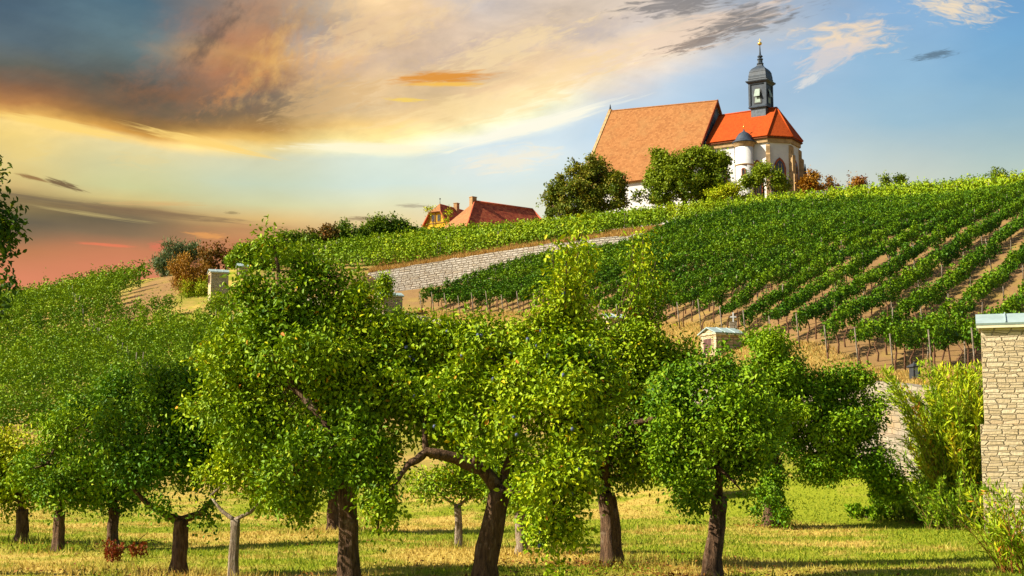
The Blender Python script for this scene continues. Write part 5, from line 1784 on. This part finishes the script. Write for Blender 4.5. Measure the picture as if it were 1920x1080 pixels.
def vine_row(pts, label, group, rng, mat, per_m, leaf, lo=.72, hi_h=1.9, width=.24, plant=1.15, stakes=4.6, stems=0, tint0=.45, clump=.55, shoots=.25, cap=9999, trim=True, domed=.16):
    """a trellised row along a ground line: leaf wall, stakes and the stems one can see"""
    pts = np.array(pts, float)
    seg = np.linalg.norm(np.diff(pts, axis=0), axis=1)
    cum = np.concatenate([[0], np.cumsum(seg)])
    L = cum[-1]

    def along(t):
        return np.stack([np.interp(t, cum, pts[:, 0]), np.interp(t, cum, pts[:, 1])], -1)
    s = np.arange(0, L, .5)
    if trim:
        q = along(s)
        ok = in_view(q[:, 0], q[:, 1], height(q[:, 0], q[:, 1]) + 1.0)
        if not ok.any():
            return None
        s = s[ok]
    s0, s1 = s.min(), s.max() + .5
    n = int((s1 - s0) * per_m)
    if n < 20:
        return None
    t = rng.uniform(s0, s1, n)
    ph = rng.random() * plant
    k = np.round((t - ph) / plant)
    jit = .22 * plant * np.sin(k * 7.13 + pts[0, 0] * 5)
    cen = k * plant + ph + jit
    t = np.where(rng.random(n) < clump, cen + rng.normal(0, plant * .21, n), t)
    t = np.clip(t, s0 - .2, s1 + .2)
    ids = np.round((t - ph) / plant)
    r1 = np.sin(ids * 12.9898 + pts[0, 0] * 3.1) * 43758.5453
    r1 = r1 - np.floor(r1)
    r2 = np.sin(ids * 78.233 + pts[0, 1] * 1.7) * 24634.6345
    r2 = r2 - np.floor(r2)
    topz = hi_h * (.90 + .20 * r1)
    botz = lo * (.7 + .7 * r2)
    dome = np.clip(np.abs(t - cen) / (plant * .5), 0, 1.2) ** 2
    topz = topz * (1 - domed * dome)
    botz = botz * (1 + .10 * dome)
    u = rng.random(n) ** .8
    h = botz + u * (topz - botz)
    shoot = rng.random(n) < .05
    h = np.where(shoot, topz + rng.random(n) * shoots, h)
    w = width * (1.15 - .5 * np.abs(u - .5) * 2) * (.65 + .7 * r2)
    side = rng.choice([-1, 1], n) * np.sqrt(rng.random(n))
    side = np.where(shoot, side * .5, side)
    eps = .3
    tan = unit(along(np.clip(t + eps, 0, L)) - along(np.clip(t - eps, 0, L)))
    nr = np.stack([-tan[:, 1], tan[:, 0]], 1)
    xy = along(t) + tan * np.where(t < 0, t, np.where(t > L, t - L, 0))[:, None] + nr * (side * w)[:, None]
    z = height(xy[:, 0], xy[:, 1])
    P = np.stack([xy[:, 0], xy[:, 1], z + h], 1)
    Ax = rng.normal(0, .7, (n, 3)) + np.array([0, 0, -.5])
    N = np.concatenate([nr * side[:, None] * 1.4, (.1 + 1.4 * (u > .72) + .3 * u)[:, None]], 1) + rng.normal(0, .30, (n, 3))
    Ls = leaf * rng.uniform(.7, 1.3, n)
    tn = tint0 + .2 * (r1 - .5) + rng.normal(0, .085, n) + .30 * (u - .45) + .15 * vnoise(P, .25, 4.0)  # tint lightens up the row, painting its sunlit top over darker sides
    b0 = along(np.array([s0]))[0]
    base = Vector((b0[0], b0[1], gz(b0[0], b0[1])))
    root = empty('vine_row', base)
    tag(root, label, 'vine row', group)
    link('foliage', leaf_mesh('foliage', P - np.array(base), Ax, N, Ls, Ls * .92, tn, 'quad', .12), M[mat], root)
    q = np.arange(s0 + (0 if s0 < .01 else rng.random() * stakes), s1, stakes)[:cap]
    for j, sv in enumerate(q):
        p = along(np.array([sv]))[0]
        o = link('stake', stake_meshes[j % 3], None, root, Vector((p[0], p[1], gz(p[0], p[1]))) - base)
        o.rotation_euler = (rng.normal() * .05, rng.normal() * .05, rng.random() * 6)
        o.scale = (1, 1, (.78 + .2 * rng.random()) * hi_h / 1.9)
        if j == 0 and s0 < .01:
            d = unit(pts[1] - pts[0])
            o.rotation_euler = Vector((-d[0] * .25, -d[1] * .25, 1)).to_track_quat('Z', 'Y').to_euler()
    for j in range(stems):
        c = (math.ceil((s0 - ph) / plant) + j) * plant + ph
        if c > s1:
            break
        p = along(np.array([c]))[0] + rng.normal(0, .05, 2)
        o = link('vine_stem', stem_meshes[(j + int(abs(b0[0]) * 7)) % 4], None, root, Vector((p[0], p[1], gz(p[0], p[1]))) - base)
        o.rotation_euler = (0, 0, rng.random() * 6.28)
        o.scale = (1, 1, .9 + .25 * rng.random())
    return root


# right slope: rows climb away to the right from the headland above the wall
def gp(px, py, Y):
    q = at(px, py, Y)
    return np.array([q.x, q.y])


HEAD = np.array([gp(1830, 690, 45.2), gp(1740, 690, 48.5), gp(1500, 642, 60), gp(1300, 612, 72), gp(1040, 590, 90), gp(780, 580, 110)])
CREST = np.array([gp(520, 470, 140), gp(600, 455, 144), gp(850, 426, 152), gp(1000, 415, 157), gp(1180, 395, 160), gp(1400, 372, 155), gp(1600, 355, 145), gp(1920, 338, 125), gp(2040, 335, 118)])
RD = unit(np.array([.62, 1.0]))


def hit(line, p, d):
    """run from p along d to a polyline, if it is met"""
    best = None
    for a, b_ in zip(line[:-1], line[1:]):
        e = (b_ - a)[:2]
        den = d[0] * e[1] - d[1] * e[0]
        if abs(den) < 1e-9:
            continue
        r = a[:2] - p
        t = (r[0] * e[1] - r[1] * e[0]) / den
        u = (r[0] * d[1] - r[1] * d[0]) / den
        if 0 <= u <= 1 and t > 0:
            best = t if best is None else min(best, t)
    return best


rng = np.random.default_rng(501)
cnt = 0
hseg = np.linalg.norm(np.diff(HEAD, axis=0), axis=1)
hcum = np.concatenate([[0], np.cumsum(hseg)])
# one row every ROWGAP metres measured square to the rows
sq_run = HEAD @ np.array([-RD[1], RD[0]])
ROWGAP = 2.0
for k in range(int((sq_run[-1] - sq_run[0]) / ROWGAP) + 1):
    v = sq_run[0] + k * ROWGAP
    p = np.array([np.interp(v, sq_run, HEAD[:, 0]), np.interp(v, sq_run, HEAD[:, 1])])
    L = (hit(CREST, p, RD) or 70) - 5.5
    uh = hit(UPPER, p, RD)
    if uh:
        L = min(L, uh - 1.0)
    if L < 3:
        continue
    near = np.linalg.norm(p) < 78
    lab = 'trellised vine row on the right slope, %s from the right along the path' % ordinal(cnt + 1)
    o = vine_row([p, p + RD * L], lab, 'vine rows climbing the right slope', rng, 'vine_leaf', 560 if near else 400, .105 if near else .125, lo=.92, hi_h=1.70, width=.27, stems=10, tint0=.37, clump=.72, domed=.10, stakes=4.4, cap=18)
    if o:
        cnt += 1
print('right rows', cnt)

# rows along the crest, seen from the side
rng = np.random.default_rng(502)
tanc = unit(np.gradient(CREST, axis=0))
nrmc = np.stack([-tanc[:, 1], tanc[:, 0]], 1)
for k in range(5):
    vine_row(CREST + nrmc * (k * 2.1), 'long vine row running along the crest below the chapel, %s from the front' % ordinal(k + 1), 'vine rows along the crest', rng, 'vine_leaf_left', 170, .20, lo=.3, hi_h=2.0, width=.36, stems=0, tint0=.60, clump=.4, stakes=6.0, cap=22, shoots=.4)

# terrace rows between the dry stone wall and the crest
du_ = unit(np.gradient(UPPER[:, :2], axis=0))
nu_ = np.stack([-du_[:, 1], du_[:, 0]], 1)
for k in range(7):
    ln_ = UPPER[:, :2] + nu_ * (2.6 + 2.0 * k)
    ln_ = np.concatenate([ln_[:1] + (ln_[:1] - ln_[1:2]) * 1.6, ln_])[:7 + (k > 2)]
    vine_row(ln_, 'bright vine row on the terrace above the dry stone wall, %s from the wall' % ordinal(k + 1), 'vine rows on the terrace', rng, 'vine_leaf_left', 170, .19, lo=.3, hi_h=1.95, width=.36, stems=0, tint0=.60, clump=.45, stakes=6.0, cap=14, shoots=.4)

# left slope: rows across the hill in front of the chapel hill
rng = np.random.default_rng(503)
LD = np.array([.86, .51])
LN_ = np.array([-LD[1], LD[0]])
cntl = 0
for k in range(66):
    if k % 9 == 5:
        continue
    off = 46 + k * 2.3
    c0 = np.array([-30.0, 0]) + np.array([0, 1.0]) * off / LN_[1]
    s = np.arange(-95, 60, .5)
    P_ = c0 + LD * s[:, None]
    z_ = height(P_[:, 0], P_[:, 1])
    sdw, _, _, _ = poly_sd(WALL, P_[:, 0], P_[:, 1])
    ok = in_view(P_[:, 0], P_[:, 1], z_ + 1.2, 70) & (P_[:, 1] > 47) & (P_[:, 1] < 215) & (sdw < -1.6)
    ok &= ~(np.hypot(P_[:, 0] + 33.0, (P_[:, 1] - 130) / 6) < 1.7)
    ok &= ~((P_[:, 0] > -32.5) & (P_[:, 1] > 119))
    ok &= ~((P_[:, 0] > -33.5) & (P_[:, 1] > 140) & (P_[:, 1] < 152))
    ok &= ~((P_[:, 0] > -27) & (P_[:, 1] > 112))
    # nothing past the left crest
    if not ok.any():
        continue
    edges = np.flatnonzero(np.diff(np.concatenate([[0], ok.astype(int), [0]])))
    for e0, e1 in zip(edges[::2], edges[1::2]):
        if e1 - e0 < 6:
            continue
        yy = P_[(e0 + e1) // 2][1]
        pm = 125 if yy < 90 else (95 if yy < 130 else 70)
        lf = .165 if yy < 90 else (.21 if yy < 130 else .27)
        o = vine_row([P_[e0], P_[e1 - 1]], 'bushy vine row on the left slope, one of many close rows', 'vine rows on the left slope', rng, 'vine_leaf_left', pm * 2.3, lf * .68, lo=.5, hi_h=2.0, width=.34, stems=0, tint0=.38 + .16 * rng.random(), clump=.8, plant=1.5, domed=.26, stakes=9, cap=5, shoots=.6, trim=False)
        if o:
            cntl += 1
print('left rows', cntl)


# ================================================================== grass
def blades(name, X, Y_, hgt, wid, tint, rng, mat, lean=.35):
    n = len(X)
    P = np.stack([X, Y_, height(X, Y_) - .01], 1)
    A = np.stack([rng.normal(0, lean, n), rng.normal(0, lean, n), np.ones(n)], 1)
    N = np.stack([rng.normal(0, 1, n), -np.abs(rng.normal(0, 1, n)) - .2, rng.normal(0, .2, n)], 1)
    o = link(name, leaf_mesh(name, P, A, N, hgt, wid, tint, 'blade'), M[mat])
    tag(o, kind='stuff')
    return o


rng = np.random.default_rng(601)
n = 230000
yy = 14 + 36 * rng.random(n) ** 1.25
xx = rng.uniform(-.44, .44, n) * yy
keep = (poly_sd(WALL, xx, yy)[0] < -.5)
keep &= (vnoise(np.stack([xx, yy, xx * 0], 1), .9, 2.0) + rng.normal(0, .5, n)) > -.75
xx, yy = xx[keep], yy[keep]
n = len(xx)
tall = (vnoise(np.stack([xx, yy, xx * 0], 1), .55, 7.0) > .45)
hg = rng.uniform(.025, .075, n) * np.where(tall, 1.9, 1.0) * rng.choice([1, 1, 1, 1.7], n)
# longer tufts left standing round the trunks
tx_ = np.concatenate([np.array(q)[None] + rng.normal(0, .34, (170, 2)) for q in TREE_XY])
xx, yy = np.concatenate([xx, tx_[:, 0]]), np.concatenate([yy, tx_[:, 1]])
hg = np.concatenate([hg, rng.uniform(.06, .26, len(tx_))])
n = len(xx)
tag(blades('grass', xx, yy, hg, .010 + .0007 * yy * rng.uniform(.6, 1.4, n), rng.normal(.5, .22, n), rng, 'grass_blade', .45), kind='stuff')

# dry grass along the terrace wall, on the bank below the crest and on the headland
n = 42000
k = rng.integers(0, len(UPPER) - 1, n)
t = rng.random(n)
pu = UPPER[k, :2] + (UPPER[k + 1, :2] - UPPER[k, :2]) * t[:, None]
du = unit(UPPER[k + 1, :2] - UPPER[k, :2])
nu = np.stack([-du[:, 1], du[:, 0]], 1)
o_ = .4 + rng.random(n) ** 1.3 * 7.5
pu = pu + nu * o_[:, None]
blades('dry_grass', pu[:, 0], pu[:, 1], rng.uniform(.25, .7, n), rng.uniform(.05, .10, n), rng.normal(.45, .2, n), rng, 'dry_blade', .35)
n = 60000
t = rng.random(n)
H0, H1 = HEAD[0], HEAD[-1]
ph_ = np.stack([np.interp(t * hcum[-1], hcum, HEAD[:, 0]), np.interp(t * hcum[-1], hcum, HEAD[:, 1])], 1)
hd = unit(H1 - H0)
off = rng.uniform(-4.5, 1.0, n)
nh = np.array([hd[1], -hd[0]])
ph_ = ph_ + nh * off[:, None]
kk = poly_sd(WALL, ph_[:, 0], ph_[:, 1])[0] > .9
ph_ = ph_[kk]
n = len(ph_)
blades('headland_grass', ph_[:, 0], ph_[:, 1], rng.uniform(.05, .2, n), rng.uniform(.025, .05, n), rng.normal(.72, .2, n), rng, 'dry_blade', .5)

# fallen leaves under the trees
PX, TN = [], []
for (tx, ty), c in zip(TREE_XY, [500, 300, 1100, 900, 300, 300, 200, 100, 100, 200, 300, 100, 100, 50]):
    r = np.abs(rng.normal(0, 1.1, c))
    a = rng.uniform(0, 6.283, c)
    PX.append(np.stack([tx + r * np.cos(a) * 1.6 - .4, ty + r * np.sin(a)], 1))
PX = np.concatenate(PX)
P = np.stack([PX[:, 0], PX[:, 1], height(PX[:, 0], PX[:, 1]) + rng.uniform(.02, .09, len(PX))], 1)
A = np.stack([rng.normal(0, 1, len(P)), rng.normal(0, 1, len(P)), rng.normal(0, .3, len(P))], 1)
N = np.stack([rng.normal(0, .4, len(P)), rng.normal(0, .4, len(P)), np.ones(len(P))], 1)
L = rng.uniform(.04, .08, len(P))
tag(link('fallen_leaves', leaf_mesh('fallen_leaves', P, A, N, L, L * .55, rng.random(len(P)), 'quad', .2), M['litter']), kind='stuff')
print('objects', len(bpy.data.objects), 'faces', sum(len(m_.polygons) for m_ in bpy.data.meshes))
